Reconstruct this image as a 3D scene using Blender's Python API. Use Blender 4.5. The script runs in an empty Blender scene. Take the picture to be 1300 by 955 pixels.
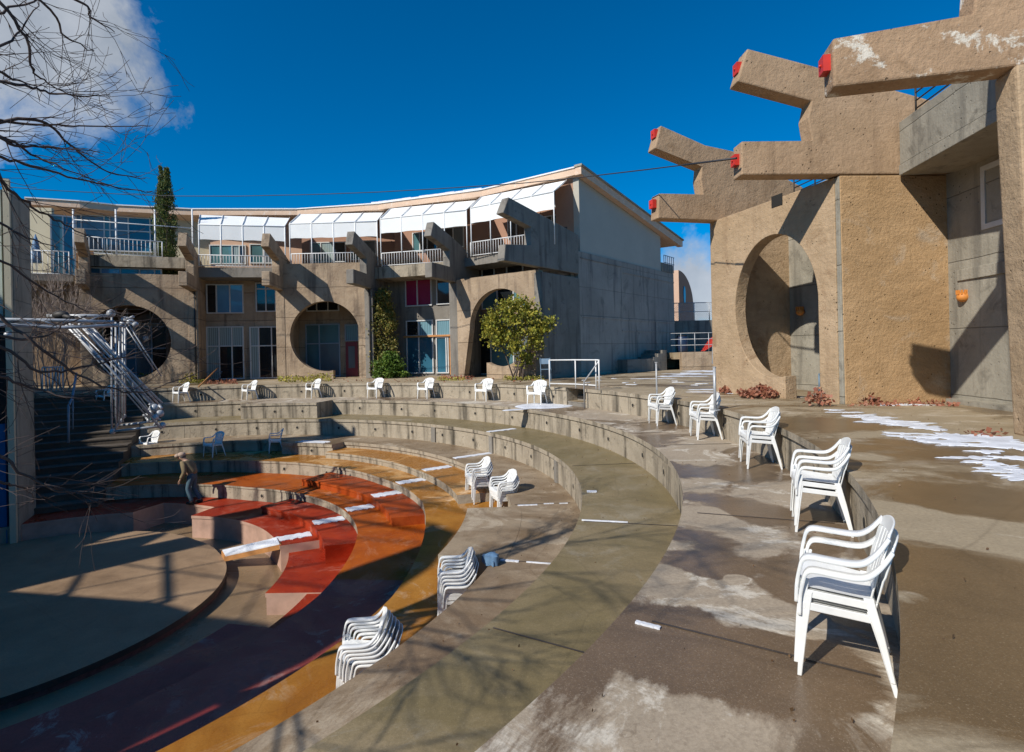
import bpy, bmesh, math, random
from mathutils import Vector, Matrix
from mathutils.geometry import tessellate_polygon
rnd = random.Random(7)
R = math.radians
C = bpy.context.scene.collection
scene = bpy.context.scene
# ------------------------------------------------------------------ survey of the place
# (focal length, horizon row, roll and eye height as measured from the photograph)
F, YH, ROLL, EYE = 700.0, 446.7, 0.0218, 1.11
CX, CY = -8.9, 9.4                       # centre of the amphitheatre
def ray(px, py):
    x, y = px-650, py-YH; c, s = math.cos(ROLL), math.sin(ROLL)
    return (c*x-s*y)/F, -(s*x+c*y)/F
def G(px, py, z):
    a, b = ray(px, py); Y = (z-EYE)/b
    return Vector((a*Y, Y, z))
def at(px, py, Y):
    a, b = ray(px, py); return Vector((a*Y, Y, EYE+b*Y))
def P(r, th, z=0.0):
    return Vector((CX+r*math.cos(R(th)), CY+r*math.sin(R(th)), z))
def cyl(px, py, r):
    a, b = ray(px, py); A = a*a+1; B = -2*(a*CX+CY); D = CX*CX+CY*CY-r*r
    Y = (-B+math.sqrt(B*B-4*A*D))/2/A
    return Vector((a*Y, Y, EYE+b*Y))
def ang(p): return math.degrees(math.atan2(p.y-CY, p.x-CX))
def rad(p): return math.hypot(p.y-CY, p.x-CX)
def lerp(x, pts):
    pts = sorted(pts)
    if x <= pts[0][0]: return pts[0][1]
    for (a, u), (b, v) in zip(pts, pts[1:]):
        if x <= b: return u+(v-u)*(x-a)/(b-a)
    return pts[-1][1]

class Plane:
    """a vertical plane through two ground points; u runs from A to B, n faces left of that run"""
    def __init__(s, A, B, flip=False):
        s.A = Vector((A[0], A[1], 0)); d = Vector((B[0]-A[0], B[1]-A[1], 0)); s.L = d.length
        s.U = d.normalized(); s.N = Vector((s.U.y, -s.U.x, 0))
        if flip: s.N = -s.N
    def uv(s, px, py):
        a, b = ray(px, py)
        # A + u U = Y (a,1)
        det = s.U.x*(-1)-(-a)*s.U.y
        u = ((-s.A.x)*(-1)-(-a)*(-s.A.y))/det
        Y = (s.U.x*(-s.A.y)-s.U.y*(-s.A.x))/det
        return u, EYE+b*Y
    def w(s, u, z, off=0.0): return s.A+s.U*u+s.N*off+Vector((0, 0, z))

# ------------------------------------------------------------------ mesh builder
LOC = {}
class MB:
    def __init__(s): s.v = []; s.f = []; s.m = []; s.smooth = []
    def add(s, verts, faces, mi=0, sm=False):
        b = len(s.v); s.v += [Vector(v) for v in verts]
        for f in faces: s.f.append([b+i for i in f]); s.m.append(mi); s.smooth.append(sm)
        return s
    def box(s, o, ax, ay, az, mi=0):
        o = Vector(o); ax = Vector(ax); ay = Vector(ay); az = Vector(az)
        vs = [o, o+ax, o+ax+ay, o+ay, o+az, o+ax+az, o+ax+ay+az, o+ay+az]
        fs = [(0,3,2,1),(4,5,6,7),(0,1,5,4),(1,2,6,5),(2,3,7,6),(3,0,4,7)]
        if ax.cross(ay).dot(az) < 0: fs = [tuple(reversed(f)) for f in fs]
        return s.add(vs, fs, mi)
    def abox(s, x0, x1, y0, y1, z0, z1, mi=0):
        return s.box((x0, y0, z0), (x1-x0, 0, 0), (0, y1-y0, 0), (0, 0, z1-z0), mi)
    def prism(s, loops, fn, t0, t1, mi=0, mside=None):
        """loops of (a,b): outer then holes; fn(a,b,t) -> 3D; extruded from t0 to t1"""
        if mside is None: mside = mi
        flat = [p for l in loops for p in l]
        tris = tessellate_polygon([[Vector((p[0], p[1], 0)) for p in l] for l in loops])
        n = len(flat)
        vs = [fn(a, b, t0) for a, b in flat]+[fn(a, b, t1) for a, b in flat]
        fs = []; sides = []
        for t in tris:
            a, b, c = [flat[i] for i in t]
            ar = (b[0]-a[0])*(c[1]-a[1])-(b[1]-a[1])*(c[0]-a[0])
            if abs(ar) < 1e-9: continue
            t = tuple(t) if ar > 0 else tuple(reversed(t))
            fs.append(t); fs.append(tuple(n+i for i in reversed(t)))
        k = 0
        for li, l in enumerate(loops):
            m = len(l); ar = sum(l[i][0]*l[(i+1) % m][1]-l[(i+1) % m][0]*l[i][1] for i in range(m))
            ccw = ar > 0
            for i in range(m):
                a, b = k+i, k+(i+1) % m
                q = (a, n+a, n+b, b)
                if (li == 0) != ccw: q = tuple(reversed(q))
                sides.append(q)
            k += m
        # orientation test
        o = fn(0, 0, 0); e = (fn(1, 0, 0)-o).cross(fn(0, 1, 0)-o).dot(fn(0, 0, 1)-o)*(t1-t0)
        if e < 0: fs = [tuple(reversed(f)) for f in fs]; sides = [tuple(reversed(f)) for f in sides]
        # faces at t0 must look away from t1
        fs = [tuple(reversed(f)) for f in fs]
        sides = sides
        s.add(vs, fs, mi); b = len(s.v)-2*n
        for q in sides: s.f.append([b+i for i in q]); s.m.append(mside); s.smooth.append(False)
        return s
    def tube(s, pts, rr, n=6, mi=0, caps=True, sm=True):
        pts = [Vector(p) for p in pts]
        if not hasattr(rr, '__len__'): rr = [rr]*len(pts)
        base = len(s.v); prev = None
        for i, p in enumerate(pts):
            d = (pts[min(i+1, len(pts)-1)]-pts[max(i-1, 0)])
            if d.length < 1e-9: d = Vector((0, 0, 1))
            d.normalize()
            if prev is None:
                a = d.cross(Vector((0, 0, 1)));
                if a.length < .1: a = d.cross(Vector((1, 0, 0)))
            else: a = prev-d*prev.dot(d)
            a.normalize(); prev = a; b = d.cross(a)
            for k in range(n):
                t = 2*math.pi*k/n; s.v.append(p+(a*math.cos(t)+b*math.sin(t))*rr[i])
        for i in range(len(pts)-1):
            for k in range(n):
                s.f.append([base+i*n+k, base+i*n+(k+1) % n, base+(i+1)*n+(k+1) % n, base+(i+1)*n+k]); s.m.append(mi); s.smooth.append(sm)
        if caps:
            s.f.append([base+k for k in reversed(range(n))]); s.m.append(mi); s.smooth.append(False)
            q = base+(len(pts)-1)*n; s.f.append([q+k for k in range(n)]); s.m.append(mi); s.smooth.append(False)
        return s
    def disc(s, c, n, r, d, k=16, mi=0):
        n = Vector(n).normalized(); c = Vector(c)
        return s.tube([c, c+n*d], r, k, mi, True, False)
    def build(s, name, mats, parent=None, fix=True, bevel=0):
        me = bpy.data.meshes.new(name)
        off = LOC.get(parent.name, Vector((0, 0, 0))) if parent else Vector((0, 0, 0))
        me.from_pydata([v-off for v in s.v], [], s.f)
        if not isinstance(mats, (list, tuple)): mats = [mats]
        for m in mats: me.materials.append(m)
        me.polygons.foreach_set('material_index', s.m)
        me.polygons.foreach_set('use_smooth', s.smooth)
        me.update()
        o = bpy.data.objects.new(name, me); C.objects.link(o)
        if fix:
            bm = bmesh.new(); bm.from_mesh(me); bmesh.ops.recalc_face_normals(bm, faces=bm.faces); bm.to_mesh(me); bm.free()
        if parent: o.parent = parent; LOC[o.name] = off
        else: LOC[o.name] = Vector((0, 0, 0))
        if bevel:
            b = o.modifiers.new('bevel', 'BEVEL'); b.width = bevel; b.segments = 2; b.limit_method = 'ANGLE'; b.angle_limit = R(40)
        return o

def tag(o, label=None, cat=None, group=None, kind=None):
    if label: o['label'] = label
    if cat: o['category'] = cat
    if group: o['group'] = group
    if kind: o['kind'] = kind
    return o
def thing(name, label, cat, loc=(0, 0, 0), group=None):
    o = bpy.data.objects.new(name, None); C.objects.link(o); o.location = loc; o.empty_display_size = .2
    LOC[o.name] = Vector(loc)
    return tag(o, label, cat, group)

# ------------------------------------------------------------------ materials
def new_mat(name):
    m = bpy.data.materials.new(name); m.use_nodes = True
    nt = m.node_tree; return m, nt, nt.nodes['Principled BSDF']
def N(nt, t, **k):
    n = nt.nodes.new(t)
    for a, b in k.items(): setattr(n, a, b)
    return n
def noise(nt, scale, detail=6, rough=.6, vec=None, dist=0.0):
    n = N(nt, 'ShaderNodeTexNoise'); n.inputs['Scale'].default_value = scale; n.inputs['Detail'].default_value = detail
    n.inputs['Roughness'].default_value = rough; n.inputs['Distortion'].default_value = dist
    if vec is not None: nt.links.new(vec, n.inputs['Vector'])
    return n.outputs['Fac']
def pos(nt, sc=(1, 1, 1)):
    g = N(nt, 'ShaderNodeNewGeometry'); m = N(nt, 'ShaderNodeMapping'); m.inputs['Scale'].default_value = sc
    nt.links.new(g.outputs['Position'], m.inputs['Vector']); return m.outputs['Vector']
def ramp(nt, fac, a, b):
    r = N(nt, 'ShaderNodeMapRange'); r.inputs['From Min'].default_value = a; r.inputs['From Max'].default_value = b
    nt.links.new(fac, r.inputs['Value']); return r.outputs['Result']
def mix(nt, fac, a, b, mode='MIX'):
    m = N(nt, 'ShaderNodeMix', data_type='RGBA', blend_type=mode)
    for sock, val in ((m.inputs[0], fac), (m.inputs[6], a), (m.inputs[7], b)):
        if isinstance(val, (int, float)): sock.default_value = val
        elif isinstance(val, tuple): sock.default_value = (*val, 1) if len(val) == 3 else val
        else: nt.links.new(val, sock)
    return m.outputs[2]
def mathn(nt, op, a, b):
    m = N(nt, 'ShaderNodeMath', operation=op)
    for i, v in enumerate((a, b)):
        if isinstance(v, (int, float)): m.inputs[i].default_value = v
        else: nt.links.new(v, m.inputs[i])
    return m.outputs[0]
def bump(nt, bs, h, strength, dist=.02):
    b = N(nt, 'ShaderNodeBump'); b.inputs['Strength'].default_value = strength; b.inputs['Distance'].default_value = dist
    nt.links.new(h, b.inputs['Height']); nt.links.new(b.outputs['Normal'], bs.inputs['Normal'])

def concrete(name, c1, c2, stain=None, sc=1.2, bs=.5, rough=.9, streak=None, streak_amt=.6, bd=.02, fine=28, patch=None, pour=0, ridge=0, pth=(.63, .66)):
    m, nt, b = new_mat(name)
    p = pos(nt)
    col = mix(nt, ramp(nt, noise(nt, sc, 8, .65, p), .35, .65), c1, c2)
    col = mix(nt, mathn(nt, 'MULTIPLY', ramp(nt, noise(nt, fine, 5, .7, p), .3, .75), .35), col, tuple(x*.55 for x in c1))
    if stain: col = mix(nt, mathn(nt, 'MULTIPLY', ramp(nt, noise(nt, sc*1.7, 7, .7, p, .6), .56, .68), .75), col, stain)
    if patch: col = mix(nt, ramp(nt, noise(nt, sc*2.6, 9, .75, p, .3), pth[0], pth[1]), col, patch)
    if streak:
        s = noise(nt, 1, 5, .6, pos(nt, (3.2, 3.2, .28)))
        col = mix(nt, mathn(nt, 'MULTIPLY', ramp(nt, s, .52, .68), streak_amt), col, streak)
    h = mathn(nt, 'ADD', mathn(nt, 'MULTIPLY', noise(nt, fine*.5, 8, .7, p), 1.0), mathn(nt, 'MULTIPLY', noise(nt, sc*4, 4, .5, p), 1.2))
    # small pits and darker aggregate specks
    vp = N(nt, 'ShaderNodeTexVoronoi'); vp.inputs['Scale'].default_value = 9; nt.links.new(p, vp.inputs['Vector'])
    pit = mathn(nt, 'MULTIPLY', ramp(nt, vp.outputs['Distance'], .16, .06), ramp(nt, noise(nt, 1.7, 3, .5, p), .5, .6))
    col = mix(nt, mathn(nt, 'MULTIPLY', pit, .6), col, tuple(x*.3 for x in c2)); h = mathn(nt, 'SUBTRACT', h, mathn(nt, 'MULTIPLY', pit, 1.5))
    if pour:
        sz = N(nt, 'ShaderNodeSeparateXYZ'); nt.links.new(p, sz.inputs[0])
        wv = mathn(nt, 'ADD', sz.outputs['Z'], mathn(nt, 'MULTIPLY', noise(nt, 1.5, 4, .5, p), .05))
        fr = mathn(nt, 'ABSOLUTE', mathn(nt, 'SUBTRACT', mathn(nt, 'FRACT', mathn(nt, 'ADD', mathn(nt, 'DIVIDE', wv, pour), 10.37), 0), .5), 0)
        ln = ramp(nt, fr, .010, .004); col = mix(nt, mathn(nt, 'MULTIPLY', ln, .55), col, tuple(x*.3 for x in c2)); h = mathn(nt, 'SUBTRACT', h, mathn(nt, 'MULTIPLY', ln, 2.0))
        sx_ = N(nt, 'ShaderNodeMath', operation='FLOOR'); nt.links.new(mathn(nt, 'ADD', mathn(nt, 'DIVIDE', wv, pour), 10.87), sx_.inputs[0])
        wn = N(nt, 'ShaderNodeTexWhiteNoise', noise_dimensions='1D'); nt.links.new(sx_.outputs[0], wn.inputs['W'])
        col = mix(nt, mathn(nt, 'MULTIPLY', wn.outputs['Value'], .22), col, tuple(x*.55 for x in c2))
    if ridge:
        rn = noise(nt, 1, 7, .65, pos(nt, (2.6, 2.6, 6.0)), .25)
        h = mathn(nt, 'ADD', h, mathn(nt, 'MULTIPLY', rn, ridge)); col = mix(nt, mathn(nt, 'MULTIPLY', ramp(nt, rn, .60, .38), .28), col, tuple(x*.6 for x in c2))
    nt.links.new(col, b.inputs['Base Color']); b.inputs['Roughness'].default_value = rough; b.inputs['Specular IOR Level'].default_value = .25
    bump(nt, b, h, bs, bd)
    return m
def floor_mat(name, dry, wet, amount=.5, *rest, blobs=(), **kw): return floor_mat_(name, dry, wet, amount, *rest, blobs=blobs, **kw)
def floor_mat_(name, dry, wet, amount=.5, sc=.55, stretch=(1, 1, 1), rwet=.28, pale=None, sharp=.05, edge=None, bsd=.006, blobs=()):
    m, nt, b = new_mat(name); p = pos(nt, stretch)
    nz = noise(nt, sc, 11, .70, p, .7)
    for (bx, by, bz, br, amt) in blobs:      # puddles (+) and dried patches (-) as they lie on the place
        c_ = G(bx, by, bz); sb_ = N(nt, 'ShaderNodeVectorMath', operation='DISTANCE'); sb_.inputs[1].default_value = c_
        nt.links.new(pos(nt), sb_.inputs[0]); r_ = N(nt, 'ShaderNodeMapRange', interpolation_type='SMOOTHSTEP')
        r_.inputs['From Min'].default_value = br; r_.inputs['From Max'].default_value = br*.3; r_.inputs['To Max'].default_value = amt
        nt.links.new(sb_.outputs['Value'], r_.inputs['Value']); nz = mathn(nt, 'ADD', nz, r_.outputs['Result'])
    f = ramp(nt, nz, amount-sharp, amount+sharp)
    var = ramp(nt, noise(nt, 2.4, 8, .7, pos(nt)), .3, .72)
    d = mix(nt, var, dry, tuple(x*.78 for x in dry)); w = mix(nt, var, wet, tuple(x*.68 for x in wet))
    if pale: d = mix(nt, ramp(nt, noise(nt, .9, 10, .75, p, 1.2), .53, .58), d, pale)
    col = mix(nt, f, d, w)
    col = mix(nt, mathn(nt, 'MULTIPLY', ramp(nt, noise(nt, 45, 4, .7, pos(nt)), .42, .78), .4), col, tuple(x*.45 for x in wet))
    col = mix(nt, mathn(nt, 'MULTIPLY', ramp(nt, noise(nt, 110, 3, .8, pos(nt)), .56, .7), .35), col, tuple(min(1, x*1.5) for x in dry))
    col = mix(nt, mathn(nt, 'MULTIPLY', ramp(nt, noise(nt, 7, 8, .8, pos(nt), 1.5), .60, .66), .35), col, tuple(x*.55 for x in wet))
    # hairline cracks and drips
    v = N(nt, 'ShaderNodeTexVoronoi', feature='DISTANCE_TO_EDGE'); v.inputs['Scale'].default_value = .45
    dn = N(nt, 'ShaderNodeTexNoise'); dn.inputs['Scale'].default_value = 2.0; dn.inputs['Detail'].default_value = 5
    nt.links.new(pos(nt), dn.inputs['Vector'])
    nt.links.new(mix(nt, .12, pos(nt), dn.outputs['Color'], 'ADD'), v.inputs['Vector'])
    ck = ramp(nt, v.outputs['Distance'], .006, .0)
    col = mix(nt, mathn(nt, 'MULTIPLY', ck, .22), col, tuple(x*.35 for x in wet))
    nt.links.new(col, b.inputs['Base Color'])
    r = N(nt, 'ShaderNodeMapRange'); r.inputs['To Min'].default_value = .85; r.inputs['To Max'].default_value = rwet
    nt.links.new(f, r.inputs['Value']); nt.links.new(r.outputs['Result'], b.inputs['Roughness']); b.inputs['Specular IOR Level'].default_value = .3
    h = mathn(nt, 'ADD', noise(nt, 30, 6, .7, pos(nt)), mathn(nt, 'MULTIPLY', noise(nt, 3, 4, .5, pos(nt)), 1.5))
    bump(nt, b, h, .35, bsd)
    return m
def plain(name, col, rough=.5, metal=0, var=.15, sc=6, spec=None, bmp=0):
    m, nt, b = new_mat(name)
    c = mix(nt, ramp(nt, noise(nt, sc, 6, .6, pos(nt)), .3, .7), col, tuple(x*(1-var) for x in col))
    nt.links.new(c, b.inputs['Base Color']); b.inputs['Roughness'].default_value = rough; b.inputs['Metallic'].default_value = metal
    if spec is not None: b.inputs['Specular IOR Level'].default_value = spec
    if bmp: bump(nt, b, noise(nt, sc*6, 5, .6, pos(nt)), bmp, .01)
    return m
def leaf_mat(name, a, b_, dark):
    m, nt, b = new_mat(name)
    oi = N(nt, 'ShaderNodeAttribute', attribute_name='tint')
    c = mix(nt, ramp(nt, oi.outputs['Fac'], 0, 1), a, b_)
    c = mix(nt, mathn(nt, 'MULTIPLY', ramp(nt, noise(nt, 3.0, 3, .5, pos(nt)), .45, .7), .6), c, dark)
    nt.links.new(c, b.inputs['Base Color']); b.inputs['Roughness'].default_value = .55
    b.inputs['Specular IOR Level'].default_value = .3
    tr = N(nt, 'ShaderNodeBsdfTranslucent'); nt.links.new(c, tr.inputs['Color'])
    mx = N(nt, 'ShaderNodeMixShader'); mx.inputs[0].default_value = .25
    nt.links.new(b.outputs[0], mx.inputs[1]); nt.links.new(tr.outputs[0], mx.inputs[2])
    nt.links.new(mx.outputs[0], nt.nodes['Material Output'].inputs['Surface'])
    return m
def glass_mat(name, col, rough=.04, var=.4):
    m, nt, b = new_mat(name)
    c = mix(nt, ramp(nt, noise(nt, .7, 3, .5, pos(nt, (1, 1, .4))), .4, .6), col, tuple(x*(1-var) for x in col))
    nt.links.new(c, b.inputs['Base Color']); b.inputs['Roughness'].default_value = rough
    b.inputs['Specular IOR Level'].default_value = .8
    return m
def curtain_mat(name, col):
    m, nt, b = new_mat(name)
    w = N(nt, 'ShaderNodeTexWave'); w.inputs['Scale'].default_value = 3.2; w.inputs['Distortion'].default_value = 2.5; w.inputs['Detail'].default_value = 2
    nt.links.new(pos(nt, (1, 1, .02)), w.inputs['Vector'])
    c = mix(nt, w.outputs['Fac'], tuple(x*.55 for x in col), col)
    nt.links.new(c, b.inputs['Base Color']); b.inputs['Roughness'].default_value = .12; b.inputs['Specular IOR Level'].default_value = .6
    return m

M = {}
M['earth'] = concrete('earth_cast_concrete', (.54,.39,.245), (.42,.295,.175), stain=(.27,.165,.09), sc=1.0, bs=.9, bd=.025, ridge=.8, streak=(.26,.17,.10), streak_amt=.4)
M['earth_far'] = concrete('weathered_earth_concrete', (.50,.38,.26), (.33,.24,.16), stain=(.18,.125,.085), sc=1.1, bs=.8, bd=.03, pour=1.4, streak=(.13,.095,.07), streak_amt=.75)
M['rough'] = concrete('rough_earth_render', (.55,.36,.19), (.42,.265,.13), stain=(.50,.40,.29), sc=.7, bs=.8, bd=.03, fine=40, ridge=.9)
M['beam'] = concrete('earth_beam', (.48,.33,.205), (.385,.26,.155), stain=(.27,.17,.095), sc=1.1, bs=.9, bd=.022, streak=(.25,.165,.10), streak_amt=.5)
M['beam_peel'] = concrete('peeling_beam', (.46,.305,.185), (.36,.235,.14), stain=(.27,.17,.095), sc=.9, bs=.9, bd=.03, patch=(.66,.60,.50), pth=(.545, .60))
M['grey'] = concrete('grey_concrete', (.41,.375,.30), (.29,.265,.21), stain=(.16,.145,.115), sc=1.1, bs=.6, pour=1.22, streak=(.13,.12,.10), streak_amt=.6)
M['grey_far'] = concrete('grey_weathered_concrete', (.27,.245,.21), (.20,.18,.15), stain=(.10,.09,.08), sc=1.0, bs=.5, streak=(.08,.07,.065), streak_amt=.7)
M['slate'] = concrete('board_marked_concrete', (.44,.39,.335), (.32,.285,.245), stain=(.18,.165,.145), sc=.7, bs=.5, pour=1.25, streak=(.12,.11,.105), streak_amt=.7)
M['stucco'] = concrete('pale_grey_stucco', (.50,.47,.40), (.45,.42,.36), sc=.5, bs=.3, fine=50)
M['riser'] = concrete('riser_concrete', (.44,.375,.28), (.34,.285,.21), stain=(.13,.11,.08), sc=1.9, bs=.6, streak=(.07,.06,.045), streak_amt=.85)
def riser_extra(m):
    nt = m.node_tree; b = nt.nodes['Principled BSDF']; old = b.inputs['Base Color'].links[0].from_socket
    g = N(nt, 'ShaderNodeNewGeometry'); sx = N(nt, 'ShaderNodeSeparateXYZ'); nt.links.new(g.outputs['Position'], sx.inputs[0])
    an = mathn(nt, 'ARCTAN2', mathn(nt, 'SUBTRACT', sx.outputs['Y'], CY), mathn(nt, 'SUBTRACT', sx.outputs['X'], CX))
    fr = mathn(nt, 'ABSOLUTE', mathn(nt, 'SUBTRACT', mathn(nt, 'FRACT', mathn(nt, 'MULTIPLY', an, 9.6), 0), .5), 0)
    line = ramp(nt, fr, .008, .003)
    st = mathn(nt, 'MULTIPLY', ramp(nt, fr, .11, .01), ramp(nt, noise(nt, 2.2, 6, .7, pos(nt, (1, 1, .5))), .42, .62))
    c = mix(nt, mathn(nt, 'MULTIPLY', st, .75), old, (.06, .05, .035))
    c = mix(nt, mathn(nt, 'MULTIPLY', line, .85), c, (.02, .017, .013))
    nt.links.new(c, b.inputs['Base Color'])
riser_extra(M['riser'])
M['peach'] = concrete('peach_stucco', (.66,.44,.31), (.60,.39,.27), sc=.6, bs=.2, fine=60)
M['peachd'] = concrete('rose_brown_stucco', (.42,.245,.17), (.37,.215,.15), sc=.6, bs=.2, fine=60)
M['cream'] = concrete('cream_stucco', (.62,.54,.38), (.56,.49,.34), sc=.6, bs=.2, fine=60)
M['fascia'] = concrete('pale_roof_fascia', (.74,.53,.38), (.68,.48,.34), sc=2, bs=.2, stain=(.78,.68,.58), fine=60)
TB_ = [(845,742,-.54,.24,-.3),(880,750,-.54,.24,-.3),(920,762,-.54,.24,-.3),(965,778,-.54,.24,-.3),(1005,792,-.54,.24,-.3),(935,735,-.54,.12,-.3),(1000,745,-.54,.2,.25),(860,812,-.54,.25,.3),(950,830,-.54,.3,.3),(850,735,-.54,.35,-.16),(905,752,-.54,.3,-.2),(960,768,-.54,.3,-.2),(1010,785,-.54,.25,-.2),(960,680,-.54,.28,-.18),(900,655,-.54,.4,-.16),(985,622,-.54,.5,-.14),(880,580,-.54,.7,-.12),(780,525,-.54,1.6,-.2),(620,510,-.54,3,-.2),
      (400,506,-.54,3,-.15),(850,540,-.54,.8,.15),(900,840,-.54,.55,.25),(1010,840,-.54,.5,.25),(860,790,-.54,.3,.2),(900,715,-.54,.4,.16),(960,650,-.54,.4,.2),(930,600,-.54,.6,.12),(1000,720,-.54,.35,.12)]
AB_ = [(1230,740,0,.7,.25),(1280,840,0,.6,.25),(1180,830,0,.25,.15),(1150,560,0,.6,.12),(1060,540,0,1.0,.16),(1250,640,0,.7,.14),(1200,670,0,.45,-.2),(1150,650,0,.3,-.2),(1280,675,0,.4,-.15),(1160,760,0,.14,-.2),(1100,580,0,.3,-.15),(990,525,0,.7,-.1),(800,495,0,2,-.1),(1180,525,0,1.2,-.15),(500,484,0,8,-.1)]
M['plaza'] = floor_mat('plaza_concrete', (.40,.315,.20), (.185,.12,.058), .52, .42, (1, 1.3, 1), pale=(.47,.39,.28), blobs=AB_)
M['ground'] = floor_mat('desert_ground', (.34,.25,.16), (.25,.18,.11), .5, .3, rwet=.8)
M['dirt'] = floor_mat('planting_bed_soil', (.27,.18,.11), (.17,.11,.07), .5, 1.2, rwet=.8, bsd=.03)
M['tierT'] = floor_mat('tan_tier', (.43,.35,.255), (.19,.128,.075), .50, .55, (1, 1, 1), pale=(.60,.54,.44), sharp=.03, blobs=TB_)
M['tierO'] = floor_mat('olive_tier', (.32,.25,.15), (.225,.175,.085), .45, .5, pale=(.34,.29,.21), sharp=.12, rwet=.35)
M['tierG'] = floor_mat('brown_tier', (.37,.285,.19), (.23,.155,.09), .50, .6, pale=(.44,.36,.26), sharp=.08, rwet=.3)
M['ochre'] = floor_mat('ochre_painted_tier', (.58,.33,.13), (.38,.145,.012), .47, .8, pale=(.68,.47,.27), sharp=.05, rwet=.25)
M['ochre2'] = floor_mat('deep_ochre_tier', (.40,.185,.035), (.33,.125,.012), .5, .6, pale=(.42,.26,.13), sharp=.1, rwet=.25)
M['orange'] = floor_mat('orange_painted_tier', (.48,.115,.012), (.36,.07,.006), .50, .7, pale=(.50,.20,.09), sharp=.1, rwet=.25)
M['redor'] = floor_mat('red_orange_tier', (.44,.08,.012), (.33,.045,.007), .5, .7, pale=(.46,.15,.08), sharp=.1, rwet=.25)
M['red'] = floor_mat('red_painted_tier', (.40,.045,.012), (.30,.022,.007), .5, .7, pale=(.42,.12,.075), sharp=.1, rwet=.25)
M['pinktile'] = plain('pale_pink_tile', (.55,.35,.26), .5, var=.35, sc=3)
M['dusk'] = plain('dark_rose_tile', (.20,.10,.09), .5, var=.5, sc=14)
M['lipd'] = plain('dark_brown_edge', (.07,.055,.045), .4, var=.4, sc=5)  # plain dark brown for the stage lip and paving joints
M['stage'] = floor_mat('stage_floor', (.42,.28,.165), (.25,.16,.09), .5, .8, sharp=.2, rwet=.4)
M['basin'] = floor_mat('wet_basin_floor', (.36,.25,.145), (.27,.18,.10), .42, .4, sharp=.2, rwet=.12)
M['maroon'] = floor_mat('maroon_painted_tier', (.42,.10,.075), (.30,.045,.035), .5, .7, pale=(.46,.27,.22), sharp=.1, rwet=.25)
for k_ in ('ochre', 'ochre2', 'orange', 'redor', 'red', 'tierO', 'tierG'): M[k_].node_tree.nodes['Principled BSDF'].inputs['Specular IOR Level'].default_value = .16
M['dark'] = plain('dark_recess', (.02,.018,.015), .9)
M['snow'] = plain('snow', (.84,.86,.90), .7, var=.38, sc=3.5, bmp=1.0)
M['chair'] = plain('white_plastic', (.84,.84,.81), .42, var=.16, sc=7)
M['chairblue'] = plain('blue_grey_plastic', (.45,.58,.72), .4, var=.08, sc=9)
M['white'] = plain('white_paint', (.80,.80,.78), .5, var=.1)
M['canvas'] = plain('white_awning_canvas', (.84,.84,.81), .8, var=.06, sc=2)
M['steel'] = plain('galvanised_steel', (.50,.51,.52), .45, .25, var=.35, sc=14)
M['darksteel'] = plain('dark_railing_steel', (.05,.045,.04), .6, .3)
M['redpaint'] = plain('red_painted_steel', (.62,.035,.02), .5, var=.2, sc=8)
M['cable'] = plain('black_cable', (.03,.03,.035), .6)
M['gl_blue'] = glass_mat('blue_glass', (.045,.16,.24)); M['gl_dark'] = glass_mat('dark_glass', (.018,.022,.026))
M['gl_teal'] = glass_mat('teal_glass', (.10,.22,.24)); M['gl_sky'] = glass_mat('sky_painted_glass', (.12,.33,.55), .08, .3)  # the second pane carries the sky's blue reflection in its base colour
M['gl_pink'] = glass_mat('magenta_curtain_glass', (.30,.02,.08)); M['gl_brown'] = glass_mat('brown_glass', (.10,.07,.05))
M['gl_grey'] = glass_mat('grey_glass', (.16,.19,.21))
M['curtain'] = curtain_mat('pale_curtain_behind_glass', (.36,.44,.42)); M['curtain_b'] = curtain_mat('blue_curtain_behind_glass', (.20,.36,.42))
M['frame'] = plain('white_window_frame', (.62,.62,.60), .5, var=.15)
M['framed'] = plain('bluegrey_window_frame', (.30,.36,.42), .5)
M['wood'] = plain('orange_wood', (.55,.25,.08), .5, var=.3); M['reddoor'] = plain('dark_red_door', (.22,.03,.035), .4)
M['bark'] = plain('grey_bark', (.17,.13,.105), .9, var=.5, sc=10, bmp=.5); M['twig'] = plain('pale_twigs', (.42,.33,.27), .9, var=.5, sc=4)
M['darktwig'] = plain('dark_twigs', (.10,.07,.06), .9, var=.4, sc=4)
M['cypress'] = leaf_mat('cypress_foliage', (.06,.12,.025), (.20,.18,.045), (.02,.05,.012))
M['bush'] = leaf_mat('yellow_green_leaves', (.20,.24,.035), (.46,.38,.055), (.05,.075,.016))
M['vine'] = leaf_mat('olive_leaves', (.11,.15,.03), (.34,.25,.07), (.03,.05,.012))
M['shrub'] = leaf_mat('green_leaves', (.07,.15,.02), (.18,.26,.04), (.02,.05,.01))
M['cover'] = leaf_mat('yellow_ground_cover', (.33,.33,.05), (.45,.36,.08), (.12,.15,.03))
M['dry'] = leaf_mat('dry_red_leaves', (.33,.11,.07), (.45,.22,.13), (.15,.05,.03))
M['litter'] = leaf_mat('brown_litter', (.16,.09,.05), (.26,.17,.09), (.07,.04,.02))
M['lamp'] = plain('orange_terracotta', (.72,.27,.05), .6, var=.25, sc=20)
M['navy'] = plain('navy_plastic', (.015,.03,.07), .4)
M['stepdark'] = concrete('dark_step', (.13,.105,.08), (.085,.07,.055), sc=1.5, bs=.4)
M['palegreen'] = concrete('pale_green_panel', (.42,.47,.40), (.36,.41,.35), sc=.8, bs=.2)
M['bluepanel'] = plain('blue_panel', (.02,.13,.30), .5); M['tarp'] = plain('blue_tarp', (.13,.24,.38), .6)
M['metal_blue'] = plain('blue_grey_metal', (.16,.24,.32), .5)

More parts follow.
